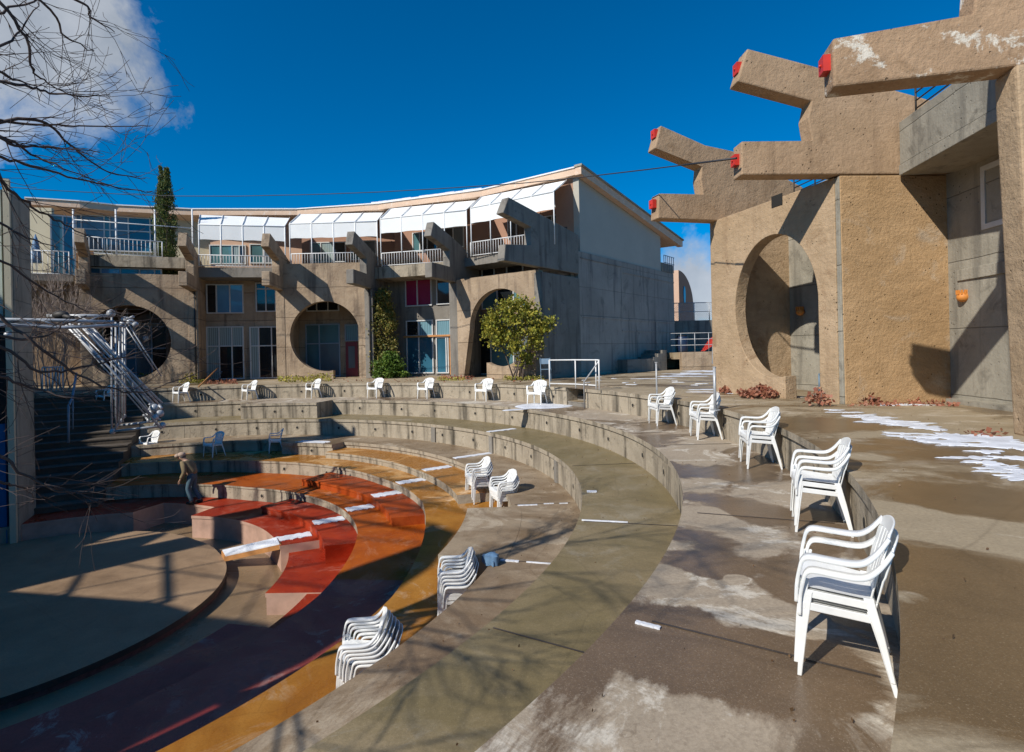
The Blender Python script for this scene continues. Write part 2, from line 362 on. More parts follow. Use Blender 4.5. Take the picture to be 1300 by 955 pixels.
# ------------------------------------------------------------------ camera, light, sky
cam = bpy.data.cameras.new('camera'); co = bpy.data.objects.new('camera', cam); C.objects.link(co)
cam.sensor_width = 36; cam.lens = F/1300*36; cam.clip_end = 6000; cam.clip_start = .05
cam.shift_y = -(477.5-YH)/1300
co.matrix_world = Matrix.Translation((0, 0, EYE)) @ Matrix.Rotation(R(90), 4, 'X') @ Matrix.Rotation(-ROLL, 4, 'Z')
scene.camera = co
AZ, EL = R(46), R(38)
tosun = Vector((-math.sin(AZ)*math.cos(EL), -math.cos(AZ)*math.cos(EL), math.sin(EL)))
sl = bpy.data.lights.new('sun', 'SUN'); sl.energy = 5.0; sl.angle = R(.55); sl.color = (1, .95, .87)
so = bpy.data.objects.new('sun', sl); C.objects.link(so); so.rotation_euler = tosun.to_track_quat('Z', 'Y').to_euler()
w = bpy.data.worlds.new('World'); scene.world = w; w.use_nodes = True; nt = w.node_tree
bg = nt.nodes['Background']; sky = nt.nodes.new('ShaderNodeTexSky'); sky.sky_type = 'NISHITA'; sky.sun_disc = False
sky.sun_elevation = EL; sky.sun_rotation = math.atan2(tosun.x, tosun.y); sky.altitude = 1200; sky.air_density = 1.0; sky.dust_density = .0; sky.ozone_density = 3.0
tc = nt.nodes.new('ShaderNodeTexCoord')
hs = nt.nodes.new('ShaderNodeHueSaturation'); hs.inputs['Saturation'].default_value = 1.14; hs.inputs['Value'].default_value = 1.0
nt.links.new(mix(nt, 1.0, sky.outputs[0], (.36, .86, 1.17), 'MULTIPLY'), hs.inputs['Color'])
def dirmask(px, py, r0, r1, sx=1.0, sz=1.0):
    a, b = ray(px, py); d = Vector((a, 1, b)).normalized()
    sub = nt.nodes.new('ShaderNodeVectorMath'); sub.operation = 'SUBTRACT'; sub.inputs[1].default_value = d
    nt.links.new(tc.outputs['Generated'], sub.inputs[0])
    sc = nt.nodes.new('ShaderNodeVectorMath'); sc.operation = 'MULTIPLY'; sc.inputs[1].default_value = (sx, sx, sz)
    nt.links.new(sub.outputs[0], sc.inputs[0])
    ln = nt.nodes.new('ShaderNodeVectorMath'); ln.operation = 'LENGTH'; nt.links.new(sc.outputs[0], ln.inputs[0])
    n = noise(nt, 5.5, 10, .62, tc.outputs['Generated'], .2)
    s = mathn(nt, 'ADD', ln.outputs['Value'], mathn(nt, 'MULTIPLY', mathn(nt, 'SUBTRACT', n, .5), .42))
    return ramp(nt, s, r1, r0)
m1 = dirmask(-15, 25, .10, .17); m2 = dirmask(905, 385, .05, .13, 1.2, 1.2)
mm = mathn(nt, 'MAXIMUM', m1, m2)
cn = noise(nt, 4, 9, .6, tc.outputs['Generated'])
ccol = mix(nt, ramp(nt, cn, .35, .65), (3.2, 3.7, 4.4), (6.2, 6.5, 7.0))
nt.links.new(mix(nt, mathn(nt, 'MULTIPLY', mm, .93), hs.outputs['Color'], ccol), bg.inputs['Color'])
bg.inputs['Strength'].default_value = .10
scene.view_settings.view_transform = 'Standard'; scene.view_settings.look = 'None'; scene.view_settings.gamma = 1; scene.view_settings.exposure = 0

# ------------------------------------------------------------------ ground and tiers
ZA, ZT, ZO, ZG = 0.0, -.54, -1.08, -1.63
RA, RB, RC, RD = 12.67, 11.35, 9.97, 8.80
def sector(name, th0, th1, rin, rout, ztop, zbot, mats, step=1.0, lip=.09, over=.035, holes=None, kind='structure', parent=None):
    """a curved step: painted top, projecting lip, concrete riser; angles descend from th1 to th0"""
    fr = rin if callable(rin) else (lambda t: rin); fo = rout if callable(rout) else (lambda t: rout)
    fz = ztop if callable(ztop) else (lambda t: ztop)
    n = max(2, int((th1-th0)/step)); m = MB(); prof = []
    for i in range(n+1):
        t = th0+(th1-th0)*i/n; z = fz(t); a, b = fr(t), fo(t)
        prof.append([P(a, t, z), P(a, t, z-lip), P(a+over, t, z-lip-.004), P(a+over, t, zbot), P(b, t, zbot), P(b, t, z)])
    for i in range(n):
        A, B = prof[i], prof[i+1]
        for k in range(6):
            mi = {0: 1, 1: 1, 2: 1, 3: 1, 4: 1, 5: 0}[k]; q = (k+1) % 6
            m.add([A[k], A[q], B[q], B[k]], [(0, 1, 2, 3)], mi)
    m.add(prof[0], [(0, 1, 2, 3, 4, 5)], 1); m.add(prof[-1], [(5, 4, 3, 2, 1, 0)], 1)
    for (t, hz) in holes or []:
        c = P(fr(t)+over-.004, t, hz); d = Vector((-math.cos(R(t)), -math.sin(R(t)), 0))
        m.disc(c, d, .062, .006, 14, 1); m.disc(c+d*.0062, d, .043, .003, 14, 2)
    o = m.build(name, list(mats)+[M['dark']], parent)
    if kind: o['kind'] = kind
    return o
def ringholes(t0, t1, st, z): 
    out = []; t = t0
    while t < t1: out.append((t+rnd.uniform(-.8, .8), z)); t += st
    return out
# pit floor, ground sheet (annulus to the horizon)
def disc_sheet(name, r0, r1, z, mat, n=180, kind='structure', t0=0, t1=360, cx=CX, cy=CY, rs=None):
    m = MB(); rs = rs or [r0, r1]
    for j in range(len(rs)-1):
        for i in range(n):
            a, b = R(t0+(t1-t0)*i/n), R(t0+(t1-t0)*(i+1)/n)
            q = [Vector((cx+rr*math.cos(t), cy+rr*math.sin(t), z)) for rr, t in ((rs[j], a), (rs[j+1], a), (rs[j+1], b), (rs[j], b))]
            m.add(q, [(0, 1, 2, 3)] if rs[j] > 0 else [(1, 2, 3)])
    o = m.build(name, mat, fix=False)
    tag(o, kind=kind); return o
disc_sheet('ground', 12.7, 3000, -.012, M['ground'], rs=[12.7, 30, 120, 600, 3000])
disc_sheet('basin_floor', 0, 12.9, -3.25, M['basin'], rs=[0, 4, 12.9])
# stair notch in the rim
thn0, thn1 = ang(G(757, 493, 0)), ang(G(736, 491, 0))
rimh = lambda a, b: ringholes(a, b, 8.6, -.30)
sector('plaza', thn1, 150, 12.67, 26, 0, -.6, (M['plaza'], M['riser']), holes=rimh(thn1+3, 112))
sector('plaza', -75, thn0, 12.67, 26, 0, -.6, (M['plaza'], M['riser']), holes=rimh(-40, thn0-2))
sector('plaza', thn0, thn1, 13.9, 26, 0, -.6, (M['plaza'], M['riser']))
for k in range(3): sector('steps', thn0, thn1, 12.75+.38*k, 14.0, -.54+.135*(k+1), -.7, (M['plaza'], M['grey_far']), lip=.03, over=.01)
# T tier with the block standing out of it
tb0, tb1 = ang(G(417, 507, ZT)), ang(G(312, 512, ZT))
rT = lambda t: lerp(t, [(60, 11.25), (78, 11.35), (96, 11.5)])
sector('seating_tier', -75, 112, rT, 12.75, ZT, -1.2, (M['tierT'], M['riser']), holes=ringholes(-30, 78, 8.6, -.84)+ringholes(97, 110, 8, -.84))
sector('seating_block', 79, 94.5, 10.25, 11.6, ZT+.004, -1.2, (M['tierT'], M['riser']), holes=ringholes(82, 94, 6.5, -.84))
sector('seating_tier', -75, 112, RC, 11.5, ZO, -1.75, (M['tierO'], M['riser']), holes=ringholes(-30, 110, 8.6, -1.38))
sector('seating_tier', -75, 112, lambda t: lerp(t, [(0, 8.85), (30, 8.72), (60, 8.8)]), RC+.15, ZG, -2.7, (M['tierG'], M['riser']))
sector('seating_block', 66.5, 79.5, 8.25, 9.0, ZG+.004, -2.2, (M['tierG'], M['riser']), holes=[(72, -1.85)])
sector('seating_platform', -13.6, 2.2, 8.06, 9.0, ZG+.004, -2.7, (M['tierG'], M['riser']), lip=.11, over=.05)
zF = lambda t: lerp(t, [(-12, -2.35), (14.5, -1.99)])
zH = lambda t: lerp(t, [(-10, -2.53), (13, -2.35)])
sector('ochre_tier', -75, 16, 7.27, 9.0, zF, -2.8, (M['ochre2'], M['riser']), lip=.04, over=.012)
sector('ochre_tier', 16, 112, lambda t: lerp(t, [(16, 7.28), (40, 7.1), (80, 7.2), (96, 7.39), (112, 7.65)]), 9.0, -1.99, -2.5, (M['ochre'], M['riser']), lip=.06, over=.02, holes=[(73, -2.2), (60, -2.2)])
sector('ochre_half_tier', 14, 66.5, lambda t: lerp(t, [(14, 7.94), (35, 7.84), (60, 7.96)]), 9.0, -1.81, -2.1, (M['ochre'], M['riser']), lip=.06, over=.02)
sector('orange_tier', -5, 13.5, 5.97, 7.5, zH, -3.0, (M['orange'], M['redor']), lip=.04, over=.012)
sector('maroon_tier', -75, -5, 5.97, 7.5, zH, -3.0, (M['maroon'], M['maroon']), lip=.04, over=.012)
sector('orange_tier', 13.5, 112, lambda t: lerp(t, [(13, 5.97), (30, 5.85), (50, 5.7), (72, 5.6), (86, 5.77), (111, 6.1)]), 7.5, -2.35, -2.9, (M['orange'], M['riser']), lip=.05, over=.02, holes=[(67, -2.56)])
sector('red_orange_half_tier', 14.5, 59, lambda t: lerp(t, [(10, 6.66), (29, 6.48), (47, 6.28), (59, 6.21)]), 7.45, -2.17, -2.5, (M['redor'], M['redor']), lip=.05, over=.02)
sector('red_half_tier', 12.5, 56.5, lambda t: lerp(t, [(11, 5.37), (27, 5.16), (47, 4.95), (57, 4.86)]), 6.2, -2.53, -2.9, (M['red'], M['red']), lip=.05, over=.02)
sector('red_tier', 23, 76, lambda t: lerp(t, [(20, 4.5), (34, 4.38), (57, 4.28), (76, 4.15)]), 6.3, -2.71, -3.3, (M['red'], M['pinktile']), lip=.07, over=.02)
sector('red_tier', 76, 140, lambda t: lerp(t, [(76, 4.9), (90, 5.2), (95, 5.3), (99, 4.5), (140, 4.55)]), 6.3, -2.712, -3.3, (M['red'], M['pinktile']), lip=.07, over=.02)
sector('red_tier', -1, 23, 4.64, 6.3, -2.88, -3.3, (M['red'], M['pinktile']), lip=.07, over=.02)
sector('red_tier', -13.3, -1, 5.35, 6.3, -2.9, -3.3, (M['red'], M['pinktile']), lip=.04, over=.02)
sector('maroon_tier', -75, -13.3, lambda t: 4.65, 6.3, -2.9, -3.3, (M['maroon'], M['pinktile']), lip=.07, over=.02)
# stage disc (edge traced on its own level)
sp = [(-9.7+0, 0)]
stg = MB()
def rS(t): return lerp(t, [(-60, 3.5), (44, 3.5), (66, 3.65), (85, 3.95), (110, 4.3), (140, 4.5), (180, 4.5), (250, 3.8), (300, 3.5)])
pts = [P(rS(t), t) for t in range(-60, 300, 3)]
stg.prism([[(p.x, p.y) for p in pts]], lambda a, b, t: Vector((a, b, t)), -3.16, -3.07, 0, 1)
pts = [P(rS(t)-.04, t) for t in range(-60, 300, 3)]
stg.prism([[(p.x, p.y) for p in pts]], lambda a, b, t: Vector((a, b, t)), -3.3, -3.163, 2, 2)
o = stg.build('stage', [M['stage'], M['lipd'], M['dusk']]); tag(o, kind='structure')
# left stairs (radial flight) and its flank
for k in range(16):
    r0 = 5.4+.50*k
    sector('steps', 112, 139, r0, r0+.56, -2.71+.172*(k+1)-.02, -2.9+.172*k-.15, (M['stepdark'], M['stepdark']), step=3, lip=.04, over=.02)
# radial joints cut in the tiers (thin dark grooves)
def joint(th, r0, r1, z, w=.007, mat=None, name='paving_joint'):
    m = MB(); a, b = P(r0, th, z+.003), P(r1, th, z+.003); d = (b-a).normalized(); n = Vector((-d.y, d.x, 0))*w
    m.box(a-n, b-a, n*2, (0, 0, .003)); return m
jm = MB()
for th, r0, r1, z in [(-20, 11.4, 12.6, ZT), (-32, 11.45, 12.6, ZT), (0, 11.45, 12.6, ZT), (14, 11.4, 12.6, ZT), (-13.5, 10.05, 11.3, ZO), (6, 10.05, 11.3, ZO), (-30, 10.05, 11.3, ZO), (3, 8.9, 9.9, ZG), (-13.8, 8.9, 9.9, ZG), (34, 11.4, 12.6, ZT), (60, 11.4, 12.6, ZT)]:
    j = joint(th, r0, r1, z); jm.v, jm.f = jm.v+j.v, jm.f+[[i+len(jm.v) for i in f] for f in j.f]; jm.m += j.m; jm.smooth += j.smooth
o = jm.build('paving_joints', M['lipd']); tag(o, kind='structure')
# dark posts set in the risers at the aisle
am = MB()
for r, th, z, h in [(RB-.01, 34.5, ZT, .45), (RC-.01, 12, ZO, .46), (RC-.01, 34, ZO, .46), (RC-.01, 50, ZO, .46), (RB-.01, 8, ZT, .45), (RB-.01, 62, ZT, .45)]:
    p = P(r, th, z-.09-h); d = Vector((math.cos(R(th)), math.sin(R(th)), 0)); n = Vector((-d.y, d.x, 0))
    am.box(p-n*.09, n*.18, d*.05, (0, 0, h))
o = am.build('riser_joint', M['grey_far']); tag(o, kind='structure')
# walkway across the basin
wk = thing('walkway', 'narrow footbridge topped with snow from the round stage to the red steps', 'footbridge', tuple(G(340, 692, -2.8)))
a0, a1, b1, b0 = G(281, 700, -2.98), G(285, 707, -2.98), G(357, 691, -2.695), G(353, 683.5, -2.695)
m = MB()
def slab(m, quad, t, mi=0, lift=0):
    q = [Vector(p)+Vector((0, 0, lift)) for p in quad]; lo = [p-Vector((0, 0, t)) for p in q]
    m.add(q+lo, [(0, 1, 2, 3), (7, 6, 5, 4), (0, 4, 5, 1), (1, 5, 6, 2), (2, 6, 7, 3), (3, 7, 4, 0)], mi)
slab(m, [a0, a1, b1, b0], .10); m.build('deck', M['wood'], wk)
m = MB(); slab(m, [a0.lerp(b0, .02), a1.lerp(b1, .02), a1.lerp(b1, .97), a0.lerp(b0, .97)], .024, 0, .026); m.build('snow_cover', M['snow'], wk)
# ------------------------------------------------------------------ snow
def blob(m, c, a, b, rot, z, jit=.25, n=40, h=.02, sd=0):
    r_ = random.Random(sd); ph = [r_.uniform(0, 6.28) for _ in range(5)]
    out = []
    for i in range(n):
        t = 2*math.pi*i/n
        k = 1+jit*(math.sin(2*t+ph[0])*.5+math.sin(3*t+ph[1])*.5+math.sin(5*t+ph[2])*.4+math.sin(9*t+ph[3])*.3+math.sin(14*t+ph[4])*.2)
        k *= 1+r_.uniform(-.3, .3)*min(1, jit*1.6)
        x, y = a*k*math.cos(t), b*k*math.sin(t)
        out.append((c[0]+x*math.cos(rot)-y*math.sin(rot), c[1]+x*math.sin(rot)+y*math.cos(rot)))
    lo = [Vector((x, y, z)) for x, y in out]
    hi = [Vector((c[0]+(x-c[0])*.93, c[1]+(y-c[1])*.93, z+h)) for x, y in out]
    b0 = len(m.v); m.add(lo+hi, [(i, (i+1) % n, n+(i+1) % n, n+i) for i in range(n)], 0, True)
    m.add(hi+[Vector((c[0], c[1], z+h*1.3))], [(i, (i+1) % n, n) for i in range(n)], 0, True)
sn = MB()
def strip(th, r0, r1, z, hw, taper=1.0):
    a, b = P(r0, th-hw, 0), P(r0, th+hw, 0); q = []
    n = 14
    def edge(sgn):
        L = []
        for i in range(n+1):
            r = r0+(r1-r0)*i/n; off = hw*7/r*(1+.12*math.sin(i*1.7+th+sgn)+.08*math.sin(i*3.9))
            L.append(P(r, th+sgn*off, z))
        return L
    A, B = edge(-1), edge(1)
    for i in range(n):
        q = [A[i], A[i+1], B[i+1], B[i]]
        slab(sn, q, .014, 0, .012)
strip(28.6, 4.36, 5.12, -2.71, 1.25); strip(30.2, 5.2, 5.85, -2.53, 1.35); strip(29.8, 5.9, 6.5, -2.35, 1.35); strip(31.2, 6.55, 7.22, -2.17, 1.3)
strip(32.3, 7.2, 7.95, -1.99, 1.2); strip(33.6, 7.95, 8.7, -1.81, 1.1); strip(34, 8.85, 9.95, ZG, .8); strip(35, 10.0, 10.9, ZO, .75)
strip(-13.3, 10.02, 10.6, ZO, .12); strip(2.6, 8.95, 9.3, ZG, .16); strip(2.9, 9.42, 9.6, ZG, .12); strip(2.8, 9.7, 9.85, ZG, .12); strip(-13.9, 8.95, 9.2, ZG, .2); strip(-13.9, 9.3, 9.7, ZG, .1)
strip(73, 8.4, 8.75, ZG+.004, 4.0)
strip(-32.3, 11.37, 11.52, ZT, .12); strip(-5, 10.05, 10.2, ZO, .4)
o = sn.build('aisle_snow', M['snow'], fix=True); tag(o, kind='stuff', label='white strips of leftover snow lying across the painted tiers along the aisle')
m = MB(); c = G(690, 515.5, ZT); blob(m, (c.x, c.y), .84, .84, 0, ZT+.004, .03, 48, .015, 3)
c2 = G(655, 520.5, ZT); blob(m, (c2.x, c2.y), .42, .14, .5, ZT+.004, .1, 30, .012, 4)
o = m.build('snow_patch', M['snow']); tag(o, 'flat round patch of white snow on the tier below the white railing', 'snow')
m = MB()
k = 0
SN_ = [(1092, 528, .20, .10), (1108, 531, .22, .13), (1124, 535, .24, .14), (1142, 538, .24, .13), (1160, 541, .22, .13), (1178, 544, .2, .1), (1150, 551, .2, .05), (1166, 555, .22, .08), (1186, 560, .22, .09), (1205, 563, .22, .07), (1222, 566, .2, .05),
    (1212, 554, .16, .16), (1228, 556, .2, .2), (1246, 558, .22, .22), (1262, 560, .2, .22), (1278, 564, .2, .16), (1292, 569, .18, .14), (1232, 582, .16, .05), (1250, 588, .16, .06), (1268, 595, .18, .06), (1285, 600, .16, .06), (1298, 606, .16, .07), (1255, 574, .14, .06), (1285, 582, .16, .05), (1075, 524, .2, .06), (1060, 521, .12, .05), (1150, 514, .35, .05), (1135, 515, .2, .05),
    (862, 478, .9, .25), (885, 475, 1.1, .5), (905, 471, 1.2, .6), (824, 481, .6, .12), (905, 495, .45, .12), (893, 498, .35, .07), (945, 500, .3, .1), (1000, 505, .2, .06), (985, 499, .2, .05)]
for px, py, a, b in SN_:
    k += 1; c = G(px, py, 0); blob(m, (c.x, c.y), a, b*1.4, -.25+.1*math.sin(k*2.3), .003, .55, 44, .006, k)
for i in range(14):
    c = G(rnd.uniform(740, 910), rnd.uniform(478, 490), 0); blob(m, (c.x, c.y), rnd.uniform(.04, .16), rnd.uniform(.03, .06), rnd.uniform(-1, 1), .003, .5, 12, .012, i)
o = m.build('plaza_snow', M['snow']); tag(o, kind='stuff', label='melting patches of snow scattered on the plaza before the concrete buildings')

# ------------------------------------------------------------------ fins (buttresses) of both buildings
def fin(parent, th, r0, depth, mats, body=3.2, name='buttress', thick=.34, z0=0, redbox=False, part=None, shape=None, cutlow=None, top2=5.55, lower=True):
    """radial plate: lower plate, then a body with two forward prongs; profile in (distance from the front edge, height)"""
    d = Vector((math.cos(R(th)), math.sin(R(th)), 0)); n = Vector((-d.y, d.x, 0)); o = P(r0, th, 0)
    fn = lambda a, b, t: o+d*a+n*t+Vector((0, 0, b))
    m = MB()
    prof = shape or [(-2.05, 4.24), (body, 4.24), (body, 5.30), (1.95, 5.60), (.55, 5.98), (-.45, 6.24), (-1.82, 6.56), (-2.08, 5.93), (-1.0, 5.70), (-.50, 5.58), (-.56, 5.30), (-.52, 4.87), (-2.03, 4.86)]
    m.prism([prof], fn, -thick/2, thick/2)
    b = m.build('upper_'+name, mats, parent, bevel=.025)
    if redbox:
        for (a, z, tlt) in ((-2.05, 4.55, 0), (-1.98, 6.22, .35)):
            q = MB(); ax = Vector((math.cos(tlt), 0, math.sin(-tlt)*0))
            q.box(fn(a-.11, z-.13, -.1), d*.14, n*.2, (0, 0, .26)); q.box(fn(a-.13, z-.05, -.03), d*.03, n*.06, (0, 0, .1))
            q.build('red_bracket', M['redpaint'], b)
    if lower:
        m = MB(); m.prism([[(0, z0), (depth, z0), (depth, 4.236), (0, 4.236)]], fn, -thick/2-.03, thick/2+.03)
        m.build(name, mats if not isinstance(mats, tuple) else mats, parent, bevel=.02)
    return b

def window(parent, pl, u0, u1, z0, z1, cols, rows=1, off=.0, gl='gl_blue', fr='frame', fw=.055, name='window', dep=.08, glasses=None, rowsplit=None):
    """frame with mullions proud of the wall, one glazing child"""
    m = MB(); 
    if u0 > u1: u0, u1 = u1, u0
    def bar(a, b, c, d): m.box(pl.w(a, c, off), pl.U*(b-a), pl.N*dep, (0, 0, d-c))
    bar(u0, u1, z0, z0+fw); bar(u0, u1, z1-fw, z1); bar(u0, u0+fw, z0+fw, z1-fw); bar(u1-fw, u1, z0+fw, z1-fw)
    cs = cols if isinstance(cols, (list, tuple)) else [i/cols for i in range(1, cols)]
    rs = rowsplit or [i/rows for i in range(1, rows)]
    for c in cs: x = u0+(u1-u0)*c; bar(x-fw/2, x+fw/2, z0+fw, z1-fw)
    for r in rs:
        z = z0+(z1-z0)*r; edges = [u0+fw]+[u0+(u1-u0)*c for c in cs]+[u1-fw]
        for a, b in zip(edges, edges[1:]): bar(a+(fw/2 if a > u0+fw+.001 else 0), b-(fw/2 if b < u1-fw-.001 else 0), z-fw/2, z+fw/2)
    f = m.build(name, M[fr], parent)
    edges = [u0+.01]+[u0+(u1-u0)*c for c in cs]+[u1-.01]; ze = [z0+.01]+[z0+(z1-z0)*r for r in rs]+[z1-.01]
    gl = gl if isinstance(gl, (list, tuple)) else [gl]; names = []
    for g in gl:
        if g not in names: names.append(g)
    m = MB(); k = 0
    for zi in range(len(ze)-1):
        for a, b in zip(edges, edges[1:]):
            o_ = off+.025+rnd.uniform(-.004, .004)
            m.box(pl.w(a, ze[zi], o_), pl.U*(b-a), pl.N*.012, (0, 0, ze[zi+1]-ze[zi]), names.index(gl[k % len(gl)])); k += 1
    m.build('panes', [M[g] for g in names], f)
    return f

# ================================================================== FAR CURVED BUILDING
FB = thing('apartment_building', 'long curved three storey concrete building with white awnings behind the amphitheatre', 'building', tuple(P(17, 85)))
FINS = [(51.2, 15.95), (67.3, 16.4), (82.6, 16.8), (96.9, 16.8), (109.8, 17.1), (123.4, 17.6)]
def wallplate(parent, A, B, z0, z1, thick, mat, name, hole=None, flip=False, off=0, bevel=0):
    pl = Plane(A, B, flip); m = MB(); L = pl.L
    loops = [[(0, z0), (L, z0), (L, z1), (0, z1)]] if hole is None else hole(pl)
    m.prism(loops, lambda a, b, t: pl.w(a, b, t+off), 0, -thick)
    return m.build(name, mat, parent, bevel=bevel), pl
def arch_loops(pl, cu, cz, rr, jamb, side, z1l, z1r, sill=None, zb=-.02, kx=1.0):
    """plate outline with a circle opening that runs down to the ground on one side (side=+1 right, -1 left)"""
    L = pl.L; n = 48; sill_u = sill if sill is not None else cu+side*.25*rr; jr, sr = jamb, sill_u; jamb = cu+(jamb-cu)/kx; sill_u = cu+(sill_u-cu)/kx
    # one continuous outline: ground left -> around -> hole reached from the ground
    zs = cz-math.sqrt(max(0, rr*rr-(sill_u-cu)**2))
    aS = math.atan2(zs-cz, sill_u-cu)
    zj = cz+math.sqrt(max(0, rr*rr-(jamb-cu)**2)); aJ = math.atan2(zj-cz, jamb-cu)
    arc = []
    if side > 0:      # from sill bottom, clockwise over the left, top, to the jamb
        a0_ = aS; a1_ = aJ-2*math.pi if aJ > aS else aJ
        a0_, a1_ = aS, aJ-2*math.pi
        arc = [(cu+rr*math.cos(a0_+(a1_-a0_)*i/n), cz+rr*math.sin(a0_+(a1_-a0_)*i/n)) for i in range(n+1)]
        arc = [(cu+(x-cu)*kx, z) for x, z in arc]
        out = [(0, zb), (sr, zb)]+arc+[(jr, zb), (L, zb), (L, z1r), (0, z1l)]
    else:
        a0_, a1_ = aJ, aS+0
        if a1_ > a0_: a1_ -= 2*math.pi
        arc = [(cu+rr*math.cos(a0_+(a1_-a0_)*i/n), cz+rr*math.sin(a0_+(a1_-a0_)*i/n)) for i in range(n+1)]
        out = [(0, zb), (jamb, zb)]+arc+[(sill_u, zb), (L, zb), (L, z1r), (0, z1l)]
    return [out]
fp = {i: P(r, t) for i, (t, r) in enumerate(FINS)}
for i, (t, r) in enumerate(FINS):
    if i == 0:
        shp = [(-2.3, 4.42), (2.8, 4.42), (2.8, 6.12), (-1.95, 6.78), (-2.3, 6.15), (-.62, 5.90), (-.66, 5.2), (-2.2, 5.02)]
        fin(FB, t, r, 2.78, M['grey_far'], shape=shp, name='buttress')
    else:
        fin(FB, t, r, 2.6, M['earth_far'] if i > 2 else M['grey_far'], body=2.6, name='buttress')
# arch bays
def inner(i, dr):  # point on the line of fin i, dr behind its front
    t, r = FINS[i]; return P(r+dr, t)
pl3 = Plane(inner(1, .05), inner(0, .05))
c3 = pl3.uv(632, 415)
cu, cz = pl3.uv(628+6, 416); rr3 = pl3.uv(628, 367)[1]-cz
def h3(pl): return arch_loops(pl, cu, cz, rr3, pl.uv(588, 440)[0], -1, 4.36, 4.36, sill=pl.uv(618, 470)[0])
wallplate(FB, inner(1, .05), inner(0, .05), 0, 4.3, .32, M['earth_far'], 'arch_wall', h3)
pl2 = Plane(inner(3, .05), inner(2, .05))
cu2, cz2 = pl2.uv(412.5, 427); rr2 = 1.66
def h2(pl): return arch_loops(pl, cu2, cz2, rr2, pl.uv(455.5, 440)[0], 1, 5.5, 5.5, sill=pl.uv(423, 475)[0])
wallplate(FB, inner(3, .05), inner(2, .05), 0, 4.3, .32, M['earth_far'], 'arch_wall', h2)
pl1 = Plane(inner(5, .05), inner(4, .05))
cu1, cz1 = pl1.uv(216.6, 434); cu1 -= 1.64
def h1(pl):
    c = [(cu1+1.66*math.cos(2*math.pi*k/48), cz1+1.66*math.sin(2*math.pi*k/48)) for k in range(48)]
    return [[(0, 0), (pl.L, 0), (pl.L, 4.98), (0, 4.98)], c]
wallplate(FB, inner(5, .05), inner(4, .05), 0, 4.3, .32, M['earth_far'], 'arch_wall', h1)
# recessed ground and first floor walls behind every bay
def bay(i, j, dr=2.3): return inner(i, dr), inner(j, dr)
RW = {}
for (i, j, dr, z1) in [(5, 4, 2.6, 5.3), (4, 3, 2.0, 5.35), (3, 2, 2.5, 5.35), (2, 1, 2.0, 5.3), (1, 0, 2.4, 5.25)]:
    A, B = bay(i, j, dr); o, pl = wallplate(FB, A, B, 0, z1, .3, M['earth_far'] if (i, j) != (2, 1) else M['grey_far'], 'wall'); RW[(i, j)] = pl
def win(pl, x0, y0, x1, y1, *a, **k):
    u0, z1 = pl.uv(x0, y0); u1, z0 = pl.uv(x1, y1); return window(FB, pl, u0, u1, max(z0, .02), z1, *a, **k)
pl = RW[(4, 3)]
win(pl, 262, 361, 310, 398, [.27, .63], 1, gl=['gl_dark', 'gl_sky', 'gl_sky'], rowsplit=None)
win(pl, 324.5, 359, 356, 396, [.42, .82], 1, gl=['gl_dark', 'gl_dark'], rowsplit=[.78])
win(pl, 262, 415, 311, 481, [.34, .68], rowsplit=[.63], gl=['curtain', 'gl_dark', 'gl_dark', 'curtain', 'curtain', 'curtain'])
win(pl, 317, 415, 357, 480, [.30, .72], rowsplit=[.63], gl=['curtain', 'gl_dark', 'gl_dark', 'curtain', 'gl_dark', 'gl_dark'])
pl = RW[(3, 2)]
win(pl, 389, 381.5, 431, 395, [.32, .66], gl='gl_dark')
win(pl, 388, 412, 433, 478, [.4], rowsplit=[.63], gl=['gl_teal', 'gl_grey', 'gl_teal', 'gl_teal'], fr='framed')
win(pl, 438, 412, 456, 433, 1, gl='curtain_b', fr='framed')
u0, z1 = pl.uv(439, 435); u1, z0 = pl.uv(455, 477)
m = MB(); m.box(pl.w(u0, .02, 0), pl.U*(u1-u0), pl.N*.06, (0, 0, z1)); d_ = m.build('door', M['reddoor'], FB)
m = MB(); m.box(pl.w(u0+.14, .45, .055), pl.U*(u1-u0-.28), pl.N*.02, (0, 0, z1-.65)); m.build('panes', M['gl_grey'], d_)
pl = RW[(2, 1)]
win(pl, 514.5, 344, 549, 388, [.46], gl='gl_pink'); win(pl, 554, 345, 576, 386, [.85], gl='gl_brown')
win(pl, 516, 407.5, 551.5, 474, [.47], rowsplit=[.71], gl=['gl_blue', 'gl_blue', 'gl_dark', 'curtain_b'])
win(pl, 554, 406, 577, 426, [.8], gl='curtain_b')
win(pl, 554, 428, 571, 474, [.8], gl='gl_blue')
u0, z1 = pl.uv(571, 428); u1, _ = pl.uv(578, 470); m = MB(); m.box(pl.w(u0, .02, 0), pl.U*(u1-u0+.2), pl.N*.07, (0, 0, z1)); m.build('door', M['wood'], FB)
u0, za = pl.uv(514, 426.5); u1, zb = pl.uv(577, 429); m = MB(); m.box(pl.w(u0, za-.1, .06), pl.U*(u1-u0), pl.N*.09, (0, 0, .09)); m.build('lintel', M['wood'], FB)
pl = RW[(1, 0)]
win(pl, 596, 341, 686, 354, [.2, .38, .56, .78], gl=['gl_brown', 'gl_dark', 'gl_brown', 'gl_dark'])
win(pl, 612, 364, 682, 388, [.3, .6], gl=['gl_teal', 'gl_dark']); win(pl, 600, 405, 684, 476, [.3, .65], gl=['gl_dark', 'gl_teal', 'gl_grey'])
pl = RW[(5, 4)]
win(pl, 132, 392, 216, 412, [.35, .7], gl='gl_brown', fr='framed'); win(pl, 130, 414, 214, 477, [.25, .5, .75], rowsplit=[.55], gl=['gl_dark', 'gl_blue', 'gl_grey', 'gl_dark'], fr='framed')
